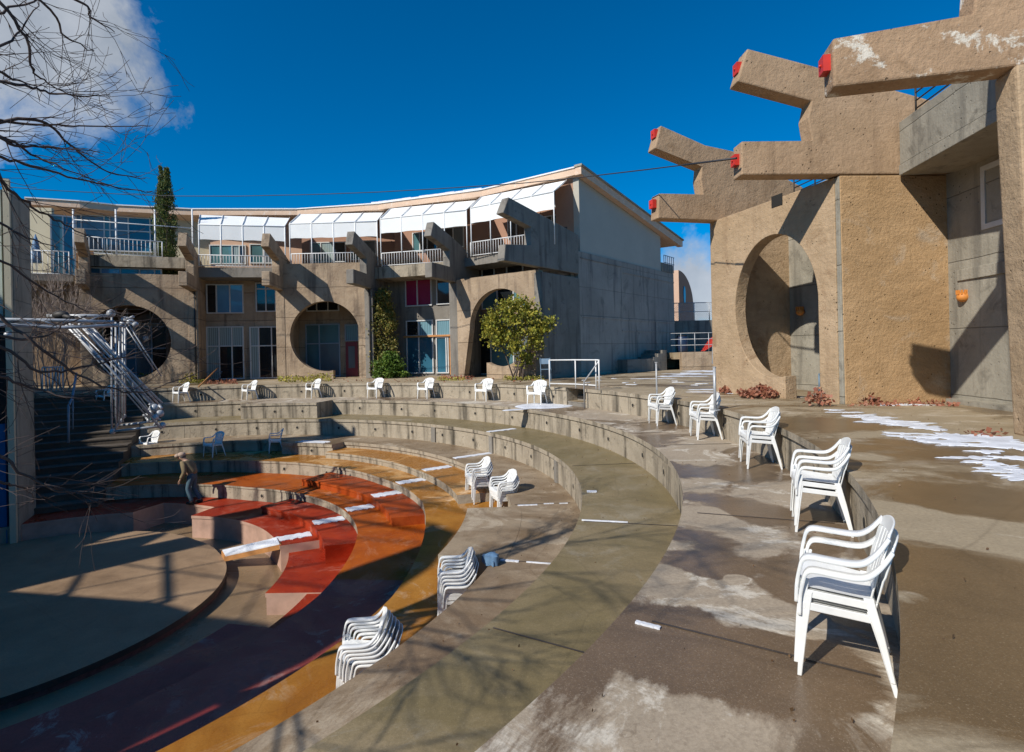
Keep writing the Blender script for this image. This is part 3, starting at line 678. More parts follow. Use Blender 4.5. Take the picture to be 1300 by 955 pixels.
m = MB(); pg = pl.w(pl.uv(190, 436)[0], pl.uv(190, 436)[1], .35)
for k in range(8):
    pass
# spandrels (balcony fronts) and floor slabs
def band(parent, A, B, z0, z1, th, mat, name, off=0):
    pl = Plane(A, B); m = MB(); m.box(pl.w(0, z0, off), pl.U*pl.L, -pl.N*th, (0, 0, z1-z0)); return m.build(name, mat, parent), pl
NODE = {}
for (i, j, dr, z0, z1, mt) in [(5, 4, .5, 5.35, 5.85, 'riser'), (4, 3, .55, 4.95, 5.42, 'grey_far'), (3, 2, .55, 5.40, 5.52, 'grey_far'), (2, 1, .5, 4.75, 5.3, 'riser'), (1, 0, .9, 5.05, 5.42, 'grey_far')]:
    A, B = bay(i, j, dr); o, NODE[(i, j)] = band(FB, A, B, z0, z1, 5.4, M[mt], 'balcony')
# first floor strip of blue windows above the left arch
pl = RW[(5, 4)]; A, B = bay(5, 4, .9); pls = Plane(A, B)
u0, z1 = pls.uv(108, 331); u1, z0 = pls.uv(206, 344)
window(FB, pls, u0, u1, 4.72, 5.34, [.2, .45, .7, .9], gl=['gl_blue', 'gl_sky', 'gl_blue', 'gl_grey'])
# penthouse walls
NW = {}
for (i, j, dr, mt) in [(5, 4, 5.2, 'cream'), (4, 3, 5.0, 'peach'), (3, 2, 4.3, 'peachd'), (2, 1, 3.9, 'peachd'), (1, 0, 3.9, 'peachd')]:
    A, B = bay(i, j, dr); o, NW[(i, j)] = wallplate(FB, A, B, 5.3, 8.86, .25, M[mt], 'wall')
pl = NW[(4, 3)]
win(pl, 266, 311, 313, 336, [.3, .62, .82], gl=['gl_teal', 'gl_teal', 'curtain', 'gl_dark']); win(pl, 317, 310, 352, 335, [.5], gl=['gl_teal', 'gl_grey'])
pl = NW[(3, 2)]
win(pl, 394, 308, 440, 333, [.3, .65], gl=['gl_teal', 'curtain', 'gl_dark']); win(pl, 445, 306, 478, 330, [.5], gl=['gl_teal', 'gl_grey'])
pl = NW[(2, 1)]
win(pl, 524, 296, 556, 318, [.3, .6], gl=['gl_teal', 'gl_dark', 'gl_dark']); win(pl, 562, 290, 590, 314, [.5], gl=['gl_dark', 'gl_grey'])
pl = NW[(1, 0)]
win(pl, 645, 279, 668, 300, [.5], gl=['gl_dark', 'gl_brown']); win(pl, 688, 276, 716, 296, [.5], gl=['gl_dark', 'gl_teal']); win(pl, 704, 240, 716, 262, 1, gl='gl_teal')
pl = NW[(5, 4)]
win(pl, 96, 272, 214, 322, [.06, .30, .36, .56, .8], rowsplit=[.6], gl=['gl_grey', 'gl_grey', 'gl_teal', 'gl_grey', 'gl_blue', 'gl_dark'], fr='frame')
# roof: slab falling outwards, pale fascia
ROOF = [(31, 251.5), (101, 256), (147, 261), (244, 266), (377, 266), (480, 259), (611.5, 241.5), (735, 214.5)]
edge = [G(px, py, 9.04) for px, py in ROOF]
edge = [Vector((e.x, e.y, 9.04)) for e in edge]
edge[-1] = P(18.75, 50.9, 9.04)
m = MB()
def outp(e, dr, dz): th = ang(e); r = rad(e); return P(r+dr, th, e.z+dz)
prevs = []
for e in edge:
    b = outp(e, 10.9, -1.62); prevs.append([e, e-Vector((0, 0, .30)), b-Vector((0, 0, .30)), b])
for a, b in zip(prevs, prevs[1:]):
    for k in range(4):
        q = (k+1) % 4; m.add([a[k], a[q], b[q], b[k]], [(0, 1, 2, 3)])
m.add(prevs[0], [(0, 1, 2, 3)]); m.add(prevs[-1], [(3, 2, 1, 0)])
rf = m.build('roof', M['fascia'], FB)
m = MB()
for a, b in zip(prevs, prevs[1:]):
    up = Vector((0, 0, .05)); pa, pb = outp(a[0], -.06, 0), outp(b[0], -.06, 0)
    m.box(pa, pb-pa, (outp(a[0], .5, 0)-pa), up)
m.build('roof_edge', M['white'], rf)
m = MB()
for px in (480+60, 480+95, 600): pass
m = MB()
for (i0, f0, f1) in ((4, .92, 1.0), (5, 0, 1.0)):
    a, b = edge[i0].lerp(edge[i0+1], f0), edge[i0].lerp(edge[i0+1], f1)
    n_ = 12
    for k in range(n_):
        p, q = a.lerp(b, k/n_), a.lerp(b, (k+1)/n_); h_ = .04+.03*abs(math.sin(k*1.9+i0)); m.box(outp(p, -.03, .052), outp(q, -.03, .052)-outp(p, -.03, .052), outp(p, .4+.2*math.sin(k*2.1), .052)-outp(p, -.03, .052), (0, 0, h_))
m.build('snow_cover', M['snow'], rf)
# rain pipes on two buttress fronts
for i in (2, 4):
    t, r = FINS[i]; p = P(r-.06, t-.25); m = MB(); m.tube([p+Vector((0, 0, .1)), p+Vector((0, 0, 4.2))], .035, 6)
    for z in (1.2, 2.6, 3.9): m.disc(p+Vector((0, 0, z)), (0, 0, 1), .05, .06, 8)
    m.build('rain_pipe', M['darksteel'], FB)
# gable (end) wall, radial
def gfn(th, off=0):
    d = Vector((math.cos(R(th)), math.sin(R(th)), 0)); n = Vector((d.y, -d.x, 0)); o = P(0, th)
    return lambda a, b, t: o+d*a+n*(t+off)+Vector((0, 0, b))
g = gfn(50.9)
m = MB(); m.prism([[(19.0, 5.42), (27.4, 5.42), (27.4, 7.35), (19.0, 8.74)]], g, -.3, 0); m.build('gable_wall', M['stucco'], FB)
m = MB(); m.prism([[(18.73, -.05), (29.0, -.05), (29.0, 5.40), (18.73, 5.42)]], g, -.3, .05)
lw = m.build('end_wall', M['slate'], FB)
m = MB()
for (a0_, a1_, z0, z1) in [(18.9, 29.0, 2.55, 2.62), (22.6, 22.7, 2.62, 5.1), (22.7, 29.0, 4.86, 4.93), (18.9, 22.7, 5.12, 5.18), (22.6, 29, 2.0, 2.06), (24.0, 24.05, -.05, 2.0), (26.4, 26.48, -.05, 2.55)]:
    m.prism([[(a0_, z0), (a1_, z0), (a1_, z1), (a0_, z1)]], g, .05, .075)
m.build('wall_ribs', M['slate'], lw)
m = MB(); m.prism([[(18.7, 9.04), (29.8, 7.39), (29.8, 7.05), (29.2, 7.09), (18.7, 8.70)]], g, .32, .02); m.build('roof_verge', M['fascia'], rf)
m = MB(); m.prism([[(18.65, 9.13), (29.85, 7.47), (29.85, 7.39), (18.65, 9.04)]], g, .38, .0); m.build('verge_cap', M['grey'], rf)
# lit end of penthouse and dark railing next to it
A, B = P(19.0, 54.6), P(19.05, 51.0); o, _ = wallplate(FB, A, B, 5.42, 8.7, .2, M['peachd'], 'wall')
m = MB(); 
for k in range(8):
    p = P(17.9+.02*k, 52.6-.22*k, 0); m.tube([p+Vector((0, 0, 5.45)), p+Vector((0, 0, 6.35))], .018, 5)
p0, p1 = P(17.9, 52.6), P(18.05, 51.0)
for z in (5.5, 5.95, 6.35): m.tube([p0+Vector((0, 0, z)), p1+Vector((0, 0, z))], .02, 5)
m.build('balcony_railing', M['darksteel'], FB)
m = MB(); p = P(28.3, 50.7)
for k in range(6): q = P(27.5+.26*k, 50.6); m.tube([q+Vector((0, 0, 5.4)), q+Vector((0, 0, 6.3))], .02, 5)
for z in (5.9, 6.3): m.tube([P(27.5, 50.6, z), P(28.9, 50.6, z)], .02, 5)
m.build('balcony_railing', M['metal_blue'], FB)
m = MB(); m.prism([[(27.4, 5.42), (29.0, 5.42), (29.0, 5.9), (27.4, 5.9)]], g, -.3, .04); m.build('parapet', M['grey'], FB)
# awnings
def awning(bl, br, tl, tr, vl, vr, npan, rb=17.55, rt=19.15, post=None, posts=True, zfloor=5.45):
    """bl..vr in pixels: bar left/right, top left/right, valance bottom left/right"""
    BL, BR = cyl(*bl, rb), cyl(*br, rb); TL, TR = cyl(*tl, rt), cyl(*tr, rt); VL, VR = cyl(*vl, rb), cyl(*vr, rb)
    n = 4*npan; m = MB(); g0 = []
    zv = (VL.z-BL.z+VR.z-BR.z)/2; zb = (BL.z+BR.z)/2; zt = min((TL.z+TR.z)/2, 8.74)
    BL.z = BR.z = zb; TL.z = TR.z = zt
    th0, th1 = ang(BL), ang(BR); tt0, tt1 = ang(TL), ang(TR)
    for i in range(n+1):
        f = i/n; sg = abs(math.sin(math.pi*f*npan))
        b = BL.lerp(BR, f); t = TL.lerp(TR, f); mid = b.lerp(t, .5)+Vector((0, 0, -.012))
        bv = b+Vector((0, 0, zv+.015*math.sin(f*23)))
        g0.append([t, mid, b, b, bv])
    for i in range(n):
        for k in (0, 1, 3): m.add([g0[i][k], g0[i][k+1], g0[i+1][k+1], g0[i+1][k]], [(0, 1, 2, 3)], 0, False)
    a = m.build('awning', M['canvas'], FB, fix=False)
    s = a.modifiers.new('thick', 'SOLIDIFY'); s.thickness = .012
    m = MB(); m.tube([BL, BR], .028, 6)
    for k in range(npan+1):
        b = BL.lerp(BR, k/npan)+Vector((0, 0, .0)); t = TL.lerp(TR, k/npan)
        m.tube([t+Vector((0, 0, .03)), b+Vector((0, 0, .03))], .022, 5)
        if posts: m.tube([b+Vector((0, 0, .0)), Vector((b.x, b.y, zfloor))], .026, 6)
    m.build('frame', M['white'], a)
    return BL, BR
def railing(A, B, z0, z1, st=.13, rr=.011, mat='white', parent=None, name='balcony_railing', top=.024):
    m = MB(); A = Vector(A); B = Vector(B); L = (B-A).length; n = max(2, int(L/st))
    for i in range(n+1):
        p = A.lerp(B, i/n); m.tube([Vector((p.x, p.y, z0)), Vector((p.x, p.y, z1))], rr*(2 if i in (0, n) else 1), 4)
    m.tube([Vector((A.x, A.y, z1)), Vector((B.x, B.y, z1))], top, 5); m.tube([Vector((A.x, A.y, z0+.06)), Vector((B.x, B.y, z0+.06))], .018, 5)
    return m.build(name, M[mat], parent or FB)
w1 = awning((252, 286.5), (361.5, 286.5), (254, 275), (368, 275), (252, 305), (361.5, 305.5), 4, rt=20.3)
w2 = awning((367.5, 286), (478.5, 279.5), (381, 274.5), (487.5, 267.5), (367.5, 304), (478.5, 299), 4, rt=19.9)
w3 = awning((482.8, 279), (592, 266), (496, 266.5), (606, 252.5), (482.8, 297), (592, 286.5), 4, rb=17.2, rt=19.3)
w4 = awning((597.5, 265), (702.7, 242.7), (611.5, 251), (720, 227.7), (597.5, 284), (702.7, 265.5), 4, rb=16.9, rt=18.85)
for (x0, y0, x1, y1, rb, z0, z1) in [(244, 330, 352, 330, 17.5, 5.42, 5.98), (370, 330, 459, 326, 17.5, 5.5, 6.1), (484.6, 322, 566, 315, 17.2, 5.3, 5.95), (597.5, 312, 670, 302, 16.95, 5.4, 6.05)]:
    a, b = cyl(x0, y0, rb), cyl(x1, y1, rb); railing(a, b, z0, z1)
# things standing on balconies of the left part
a, b = cyl(96, 320, 18.0), cyl(206, 322, 18.0); railing(a, b, 5.85, 6.62, .16, .013)
a, b = cyl(41, 348, 18.6), cyl(88, 350, 18.3); railing(a, b, 4.9, 5.95, .17, .013)
m = MB()
for px in (93.5, 147.5, 197, 244.5):
    q = cyl(px, 300, 18.0); m.tube([Vector((q.x, q.y, 5.6)), Vector((q.x, q.y, cyl(px, 266, 18.0).z))], .035, 6)
q0, q1 = cyl(93, 282, 18.0), cyl(244, 287, 18.0); q0.z = q1.z = (q0.z+q1.z)/2; m.tube([q0, q1], .025, 6)
m.build('awning_frame', M['white'], FB)
# pale side wall, blue-green glazing at far left
A, B = cyl(38, 300, 20.0), cyl(66, 300, 19.6); wallplate(FB, A, B, 4.8, cyl(52, 265, 20.0).z, .2, M['cream'], 'wall')
A, B = cyl(64, 300, 19.4), cyl(96, 300, 19.4); pq = Plane(A, B)
window(FB, pq, 0, pq.L, 5.0, cyl(80, 274, 19.4).z, [.5], gl=['gl_teal', 'gl_blue'], fr='framed')
A, B = cyl(-60, 300, 20.2), cyl(100, 300, 19.8); wallplate(FB, A, B, 0, 4.9, .3, M['earth_far'], 'wall')
A, B = cyl(-60, 300, 18.9), cyl(92, 300, 18.1); band(FB, A, B, 4.62, 4.92, 2.0, M['grey_far'], 'balcony')
# patio items: shade umbrella and white chairs on the far left terrace are tiny
PB = thing('patio_umbrella', 'folded blue patio umbrella on the far left terrace behind bare branches', 'umbrella', tuple(cyl(46, 344, 19.0)))
q = LOC[PB.name]; m = MB(); m.tube([q+Vector((0, 0, 0)), q+Vector((0, 0, 1.5))], .02, 5); m.build('pole', M['white'], PB)
m = MB(); m.tube([q+Vector((0, 0, .35)), q+Vector((0, 0, .7)), q+Vector((0, 0, 1.3)), q+Vector((0, 0, 1.62))], [.2, .19, .10, .01], 8); m.build('canopy', M['tarp'], PB)
# sills where the cars of plants stand: wall lamp in left arch
GL = thing('hanging_globe_lamp', 'round pale globe lamp inside the leftmost circular opening', 'lamp', tuple(RW[(5, 4)].w(*RW[(5, 4)].uv(189, 430), .5)))
q = LOC[GL.name]; bm_ = MB()
def ball(m, c, r, nu=12, nv=8, sc=(1, 1, 1), mi=0):
    vs = []; fs = []
    for j in range(nv+1):
        for i in range(nu):
            a, b = 2*math.pi*i/nu, math.pi*j/nv
            vs.append(Vector(c)+Vector((r*sc[0]*math.sin(b)*math.cos(a), r*sc[1]*math.sin(b)*math.sin(a), r*sc[2]*math.cos(b))))
    for j in range(nv):
        for i in range(nu): fs.append((j*nu+i, j*nu+(i+1) % nu, (j+1)*nu+(i+1) % nu, (j+1)*nu+i))
    m.add(vs, fs, mi, True)
ball(bm_, q, .14); bm_.build('globe', M['white'], GL); m = MB(); m.tube([q+Vector((0, 0, .12)), q+Vector((0, 0, .9))], .01, 4); m.build('cord', M['darksteel'], GL)

# ================================================================== NEAR RIGHT BUILDING
NB = thing('concrete_building', 'earth coloured concrete building with forked beams and a tall round opening at the right', 'building', tuple(P(15, 5)))
NF = [(16.4, 14.6), (3.0, 15.06), (-12.0, 14.84)]
for i, (t, r) in enumerate(NF):
    if i == 1:
        shp = [(-1.88, 4.25), (2.5, 4.25), (2.5, 5.42), (.80, 5.88), (-.46, 6.24), (-1.72, 6.56), (-1.92, 5.96), (-.53, 5.60), (-.60, 5.3), (-.53, 4.87), (-1.87, 4.86)]
    elif i == 2:
        shp = [(-1.70, 4.22), (3.0, 4.24), (3.0, 6.9), (.05, 6.9), (-.10, 6.2), (-.22, 4.88), (-1.70, 4.80)]
    else:
        shp = [(-1.66, 4.19), (2.6, 4.24), (2.6, 5.2), (.5, 5.95), (-.3, 6.03), (-1.53, 6.40), (-1.70, 5.85), (-.42, 5.5), (-.46, 5.2), (-.40, 4.83), (-1.62, 4.78)]
    d = Vector((math.cos(R(t)), math.sin(R(t)), 0)); n = Vector((-d.y, d.x, 0)); oo = P(r, t)
    fn = lambda a, b, tt, oo=oo, d=d, n=n: oo+d*a+n*tt+Vector((0, 0, b))
    m = MB(); m.prism([shp], fn, -.02, .32); ub = m.build('upper_buttress', M['beam_peel'] if i == 2 else M['beam'], NB, bevel=.025)
    for (a, z) in ((shp[0][0], 4.56),)+((((-1.57, 6.24), (-1.80, 6.26))[i],) if i < 2 else ()):
        q = MB(); q.box(fn(a-.085, z-.10, .06), d*.10, n*.17, (0, 0, .20)); q.tube([fn(a-.11, z, .145), fn(a-.08, z, .145)], .018, 8); q.build('bracket', M['redpaint'], ub)
    m = MB()
    if i == 1: m.prism([[(0, -.02), (2.16, -.02), (2.16, 4.246), (-.02, 4.246)]], fn, .0, .38); m.build('buttress', [M['rough']], NB, bevel=.03)
    elif i == 2: m.prism([[(.28, -.02), (2.6, -.02), (2.6, 4.236), (.16, 4.236)]], fn, -.06, .34); m.build('buttress', M['earth'], NB, bevel=.04)
    else: m.prism([[(0.02, -.02), (3.0, -.02), (3.0, 4.236), (0.02, 4.236)]], fn, .0, .34); m.build('buttress', M['earth'], NB, bevel=.03)
# weathered grey corner strip on the front buttress
t, r = NF[1]; d = Vector((math.cos(R(t)), math.sin(R(t)), 0)); n = Vector((-d.y, d.x, 0)); oo = P(r, t)
m = MB(); m.box(oo-d*.035+n*.01, d*.1, n*.36, (0, 0, 4.22)); m.build('corner_strip', M['grey'], NB, bevel=.01)
# wall with the tall round opening
A, B = P(14.58, 16.9), P(15.0, 3.4); pln = Plane(A, B)
cuN, czN = pln.uv(981, 389); rN = pln.uv(980, 298)[1]-pln.uv(981, 389)[1]
rN = 1.55
cuN = pln.uv(933, 366)[0]+rN
def hN(pl):
    ul, ur = pl.uv(933, 380)[0], pl.uv(1039.5, 420)[0]; a_ = (ur-ul)/2
    return arch_loops(pl, (ul+ur)/2, 1.96, 1.53, ur-.004, 1, 4.23, 4.23, sill=pl.uv(997, 495)[0], kx=a_/1.53)
wallplate(NB, A, B, 0, 4.2, .3, M['earth'], 'arch_wall', hN, bevel=.02)
# roof slab edge above it and railing
m = MB(); A2, B2 = P(16.3, 15.6), P(16.2, 3.6); p2 = Plane(A2, B2); m.box(p2.w(0, 4.42, 0), p2.U*p2.L, -p2.N*1.6, (0, 0, .34)); m.build('parapet', M['grey'], NB, bevel=.01)
def hrail(A, B, z0, zs, np_, rr=.014, mat='darksteel', parent=None, name='railing'):
    m = MB()
    for z in zs: m.tube([A+Vector((0, 0, z)), B+Vector((0, 0, z))], rr, 5)
    for k in range(np_+1):
        p = A.lerp(B, k/np_); m.tube([p+Vector((0, 0, z0)), p+Vector((0, 0, zs[-1]))], rr*1.2, 5)
    return m.build(name, M[mat], parent)
a = P(16.5, 14.8); b = P(16.4, 4.2); hrail(a, b, 4.76, (4.88, 5.0, 5.12, 5.24), 4, parent=NB)
# interior walls behind the opening
A3, B3 = P(16.72, 16.4), P(17.0, 3.2); o, pI = wallplate(NB, A3, B3, -.02, 4.24, .3, M['grey'], 'wall')
# recessed bay between the front buttress and the nearest one
A4, B4 = P(17.15, 4.2), P(17.1, -11.6); o, pR = wallplate(NB, A4, B4, -.02, 4.24, .3, M['grey'], 'wall')
m = MB(); pw = Plane(P(17.15, 2.3), P(17.1, -11.6))
zl = pw.uv(1240, 354)[1]; m.box(pw.w(.05, zl, 0), pw.U*3.9, pw.N*.10, (0, 0, .2)); m.build('ledge', M['grey'], NB, bevel=.008)
m = MB(); m.box(pw.w(.0, -.02, 0), pw.U*3.9, pw.N*.3, (0, 0, .10)); m.build('plinth', M['grey'], NB)
uw = pw.uv(1251, 240)[0]; window(NB, pw, uw, uw+1.1, 3.02, 4.1, 1, gl='gl_dark', fr='frame', fw=.09)
ud = pw.uv(1256, 430)[0]; zd = pw.uv(1256, 362)[1]
m = MB(); m.box(pw.w(ud, .1, .0), pw.U*1.3, pw.N*.012, (0, 0, zd-.1)); dd_ = m.build('door', M['dark'], NB)  # flat dark panel, the shade of the doorway recess put into its colour
m = MB()
for k in range(9): m.box(pw.w(ud+.07, zd-.25-.085*k, .012), pw.U*1.1, pw.N*.03, (0, 0, .035))
m.build('louvre', M['cream'], dd_)
m = MB(); m.box(pw.w(ud-.05, .1, .0), pw.U*.05, pw.N*.05, (0, 0, zd-.05)); m.build('door_frame', M['grey'], dd_)
window(NB, pw, 1.1, 2.1, .9, 2.3, 1, rows=9, gl='gl_teal', fr='cream', fw=.03) if False else None
# balcony over the recess
bA = P(15.0, 0); 
Aq, Bq = P(16.15, 2.75), P(15.9, -11.5); pb = Plane(Aq, Bq)
m = MB(); m.box(pb.w(0, 4.40, 0), pb.U*pb.L, -pb.N*1.6, (0, 0, .78)); m.build('balcony', M['grey'], NB, bevel=.01)
m = MB(); m.box(pb.w(0, 4.20, .02), pb.U*pb.L, -pb.N*1.6, (0, 0, .19)); m.build('balcony_lip', M['grey'], NB, bevel=.01)
hrail(pb.w(.35, 0, -.1), pb.w(3.9, 0, -.1), 5.18, (5.28, 5.42, 5.56, 5.70), 3, parent=NB)
# wall above balcony level behind
wallplate(NB, P(18.2, 2.6), P(18.1, -11.6), 4.24, 6.4, .3, M['grey'], 'wall')
# small square vent high on the arch wall
m = MB(); u, z = pln.uv(987, 254); m.box(pln.w(u-.16, z-.13, .0), pln.U*.3, pln.N*.012, (0, 0, .24)); m.build('vent', M['dark'], NB)
# terracotta wall lamps
def sconce(loc, nrm, label):
    t = thing('wall_lamp', label, 'lamp', tuple(loc), 'round terracotta wall lamps'); q = Vector(loc); nrm = Vector(nrm)
    m = MB(); pr = []
    for k in range(9):
        a = math.pi*k/8
    ball(m, q+nrm*.10, .098, 14, 10, (1, 1, .92)); m.build('shade', M['lamp'], t)
    m = MB(); m.disc(q, nrm, .06, .03, 10); m.build('wall_plate', M['darksteel'], t)
    m = MB()
    for k in range(10):
        a = 2*math.pi*k/10; s_ = Vector((nrm.y, -nrm.x, 0)); c = q+nrm*.10+(s_*math.cos(a)+nrm*math.sin(a))*.078
        m.box(c+Vector((0, 0, .045))-s_*.012, s_*.024, nrm*.024, (0, 0, .08))
    m.build('rim_tooth', M['lamp'], t)
uu, zz = pI.uv(1020, 396); sconce(pI.w(uu, zz, .0), pI.N, 'small orange terracotta lamp on the grey wall seen through the round opening')
uu, zz = pw.uv(1230, 377); sconce(pw.w(uu, zz, .0), pw.N, 'larger orange terracotta lamp on the grey wall in the recess beside the nearest buttress')
# blue metal bench inside the opening
BN = thing('bench', 'blue metal bench standing inside the round opening of the right building', 'bench', tuple(G(1036, 499, 0)))
q = LOC[BN.name]; dU = pln.U
m = MB()
for s_ in (0, 1.0):
    for n_ in (0, .35): p = q+dU*s_-pln.N*(n_+.1); m.tube([p, p+Vector((0, 0, .42))], .02, 6)
m.build('leg', M['metal_blue'], BN)
m = MB()
for k in range(4): m.box(q-pln.N*(.08+.11*k)+Vector((0, 0, .42)), dU*1.05, -pln.N*.08, (0, 0, .03))
m.build('seat', M['metal_blue'], BN)
# ================================================================== CHAIRS
def chair_meshes():
    """white monobloc armchair facing +x, origin on the floor under the seat"""
    out = {}
    # seat: dished shell with rounded outline and front apron
    m = MB(); nu, nv = 10, 8; top = []
    def sp_(i, j):
        u = -1+2*i/nu; v = j/nv              # v: 0 back .. 1 front
        wd = .205+.045*v; x = -.20+.44*v; y = wd*u
        x += -.012*(u*u)*(1 if v > .9 else 0)
        z = .405+.035*v-.016*math.cos(u*math.pi/2)*math.sin(math.pi*min(1, v*1.05))+.012*u*u
        return Vector((x, y, z))
    g_ = [[sp_(i, j) for i in range(nu+1)] for j in range(nv+1)]
    g_.append([Vector((.262, .25*(-1+2*i/nu), .425)) for i in range(nu+1)])
    g_.append([Vector((.268, .25*(-1+2*i/nu), .36+.02*abs(-1+2*i/nu)**2*-1+.02)) for i in range(nu+1)])
    vs = [p for r_ in g_ for p in r_]; W = nu+1
    fs = [(j*W+i, j*W+i+1, (j+1)*W+i+1, (j+1)*W+i) for j in range(len(g_)-1) for i in range(nu)]
    m.add(vs, fs, 0, True); vs2 = [p-Vector((.006, 0, .014)) for p in vs]; m.add(vs2, [tuple(reversed(f)) for f in fs], 0, True)
    for s in (-1, 1):   # side aprons, deeper towards the back
        m.box((-.20, s*.212, .362), (.46, s*.045, .034), (0, s*.010, 0), (0, 0, .045))
    m.box((-.215, -.2, .34), (0, .4, 0), (.014, 0, 0), (0, 0, .07))
    out['seat'] = m
    # backrest: curved shell with upright slots
    m = MB()
    def bp(u, v, off=0):                    # u -1..1 across, v 0..1 up
        wd = (.205+.035*math.sin(v*2.2))*(1 if v < .75 else math.sqrt(max(.0, 1-((v-.75)/.27)**2))*.30+.70)
        x = -.20-.125*v-.015*v*v+.045*(abs(u)**2.2)*(.4+.6*v); z = .42+.41*v-.035*(abs(u)**3)*(v > .5)*v
        return Vector((x-off, wd*u, z))
    def strip_(u0, u1, v0, v1, n=8, k=2, th=.013):
        a = [[bp(u0+(u1-u0)*i/k, v0+(v1-v0)*j/n) for i in range(k+1)] for j in range(n+1)]
        vs = [p for r_ in a for p in r_]; W = k+1; nn = len(vs)
        fs = [(j*W+i, j*W+i+1, (j+1)*W+i+1, (j+1)*W+i) for j in range(n) for i in range(k)]
        vb = [p+Vector((-th, 0, 0)) for p in vs]
        rim = [i for i in range(k)]+[j*W+k for j in range(n)]+[n*W+k-i for i in range(k)]+[(n-j)*W for j in range(n)]
        fr = [(rim[i], rim[(i+1) % len(rim)], nn+rim[(i+1) % len(rim)], nn+rim[i]) for i in range(len(rim))]
        m.add(vs+vb, fs+[tuple(nn+i for i in reversed(f)) for f in fs]+fr, 0, False)
    strip_(-1, 1, .80, 1.0, 4, 10); strip_(-1, 1, .0, .14, 2, 10)
    for k in range(7):
        c = -1+2*(k+.5)/7; hw = .105 if 0 < k < 6 else .14
        strip_(max(-1, c-hw), min(1, c+hw), .14, .80, 6, 1)
    out['backrest'] = m
    # arms sweep from the front leg head back and up into the backrest
    for s, nm in ((-1, 'arm0'), (1, 'arm1')):
        m = MB(); pts = [Vector((.255, s*.262, .47)), Vector((.235, s*.270, .56)), Vector((.215, s*.275, .615)), Vector((.17, s*.280, .638)), Vector((.05, s*.285, .635)), Vector((-.08, s*.283, .632)), Vector((-.155, s*.272, .645)), Vector((-.215, s*.252, .685)), Vector((-.262, s*.238, .735)), Vector((-.298, s*.222, .78))]
        wds = [.022, .026, .03, .032, .032, .032, .030, .026, .020, .016]
        def cr(L, n=4):
            out_ = []
            for i in range(len(L)-1):
                a_, b_, c_, d_ = L[max(0, i-1)], L[i], L[i+1], L[min(len(L)-1, i+2)]
                for k_ in range(n):
                    t = k_/n; out_.append(.5*((2*b_)+(c_-a_)*t+(2*a_-5*b_+4*c_-d_)*t*t+(3*b_-a_-3*c_+d_)*t**3))
            return out_+[L[-1]]
        pts = cr([Vector((.262, s*.262, .36))]+pts); wds = cr([.020]+wds)
        # flat band section
        rows = []
        for i, p in enumerate(pts):
            d = (pts[min(i+1, len(pts)-1)]-pts[max(0, i-1)]).normalized(); sd = Vector((0, 1, 0)); up = d.cross(sd).normalized()
            h_ = .012; rows.append([p+sd*wds[i]+up*h_, p-sd*wds[i]+up*h_, p-sd*wds[i]-up*h_, p+sd*wds[i]-up*h_])
        for i in range(len(rows)-1):
            if (rows[i][0]-rows[i+1][0]).length > (rows[i][0]-rows[i+1][3]).length: rows[i+1] = [rows[i+1][3], rows[i+1][2], rows[i+1][1], rows[i+1][0]]
        for a, b in zip(rows, rows[1:]):
            for k in range(4): q = (k+1) % 4; m.add([a[k], a[q], b[q], b[k]], [(0, 1, 2, 3)], 0, True)
        m.add(rows[0], [(0, 1, 2, 3)]); m.add(rows[-1], [(3, 2, 1, 0)])
        out[nm] = m
    # legs: L-shaped, tapering to the foot
    k = 0
    for s in (-1, 1):
        for (xt, yt, zt, xb, yb, wt, wb, dirx) in ((.238, .262, .50, .285, .268, .060, .028, 1), (-.205, .222, .425, -.315, .262, .062, .028, -1)):
            m = MB(); a = Vector((xt, s*yt, zt)); b = Vector((xb, s*yb, 0))
            def sec(p, w_):
                t = .012
                return [p+Vector((0, 0, 0)), p+Vector((-dirx*w_, 0, 0)), p+Vector((-dirx*w_, -s*t, 0)), p+Vector((-dirx*t, -s*t, 0)), p+Vector((-dirx*t, -s*w_*.8, 0)), p+Vector((0, -s*w_*.8, 0))]
            mid = a.lerp(b, .45)+Vector((dirx*.006, 0, 0)); S = [sec(a, wt), sec(mid, (wt+wb)/2+.004), sec(b, wb)]
            for A_, B_ in zip(S, S[1:]):
                for q in range(6): r2 = (q+1) % 6; m.add([A_[q], A_[r2], B_[r2], B_[q]], [(0, 1, 2, 3)])
            m.add(S[0], [(0, 1, 2, 3, 4, 5)]); m.add(S[-1], [(5, 4, 3, 2, 1, 0)])
            out['leg%d' % k] = m; k += 1
    return out
CM = {k: None for k in ()}
proto = bpy.data.objects.new('plastic_chair', None); C.objects.link(proto); LOC[proto.name] = Vector((0, 0, 0))
for k, m in chair_meshes().items():
    m.v = [Vector((v.x*.75, v.y*.93, v.z*.91)) for v in m.v]
    nm = 'armrest' if k.startswith('arm') else 'leg' if k.startswith('leg') else k
    o = m.build(nm, M['chair'], proto)
    bm = bmesh.new(); bm.from_mesh(o.data); bmesh.ops.remove_doubles(bm, verts=bm.verts, dist=.0004); bmesh.ops.recalc_face_normals(bm, faces=bm.faces); bm.to_mesh(o.data); bm.free()
    bv = o.modifiers.new('soft', 'BEVEL'); bv.width = .003; bv.segments = 1; bv.limit_method = 'ANGLE'; bv.angle_limit = R(40)
blue_cache = {}
used = [False]
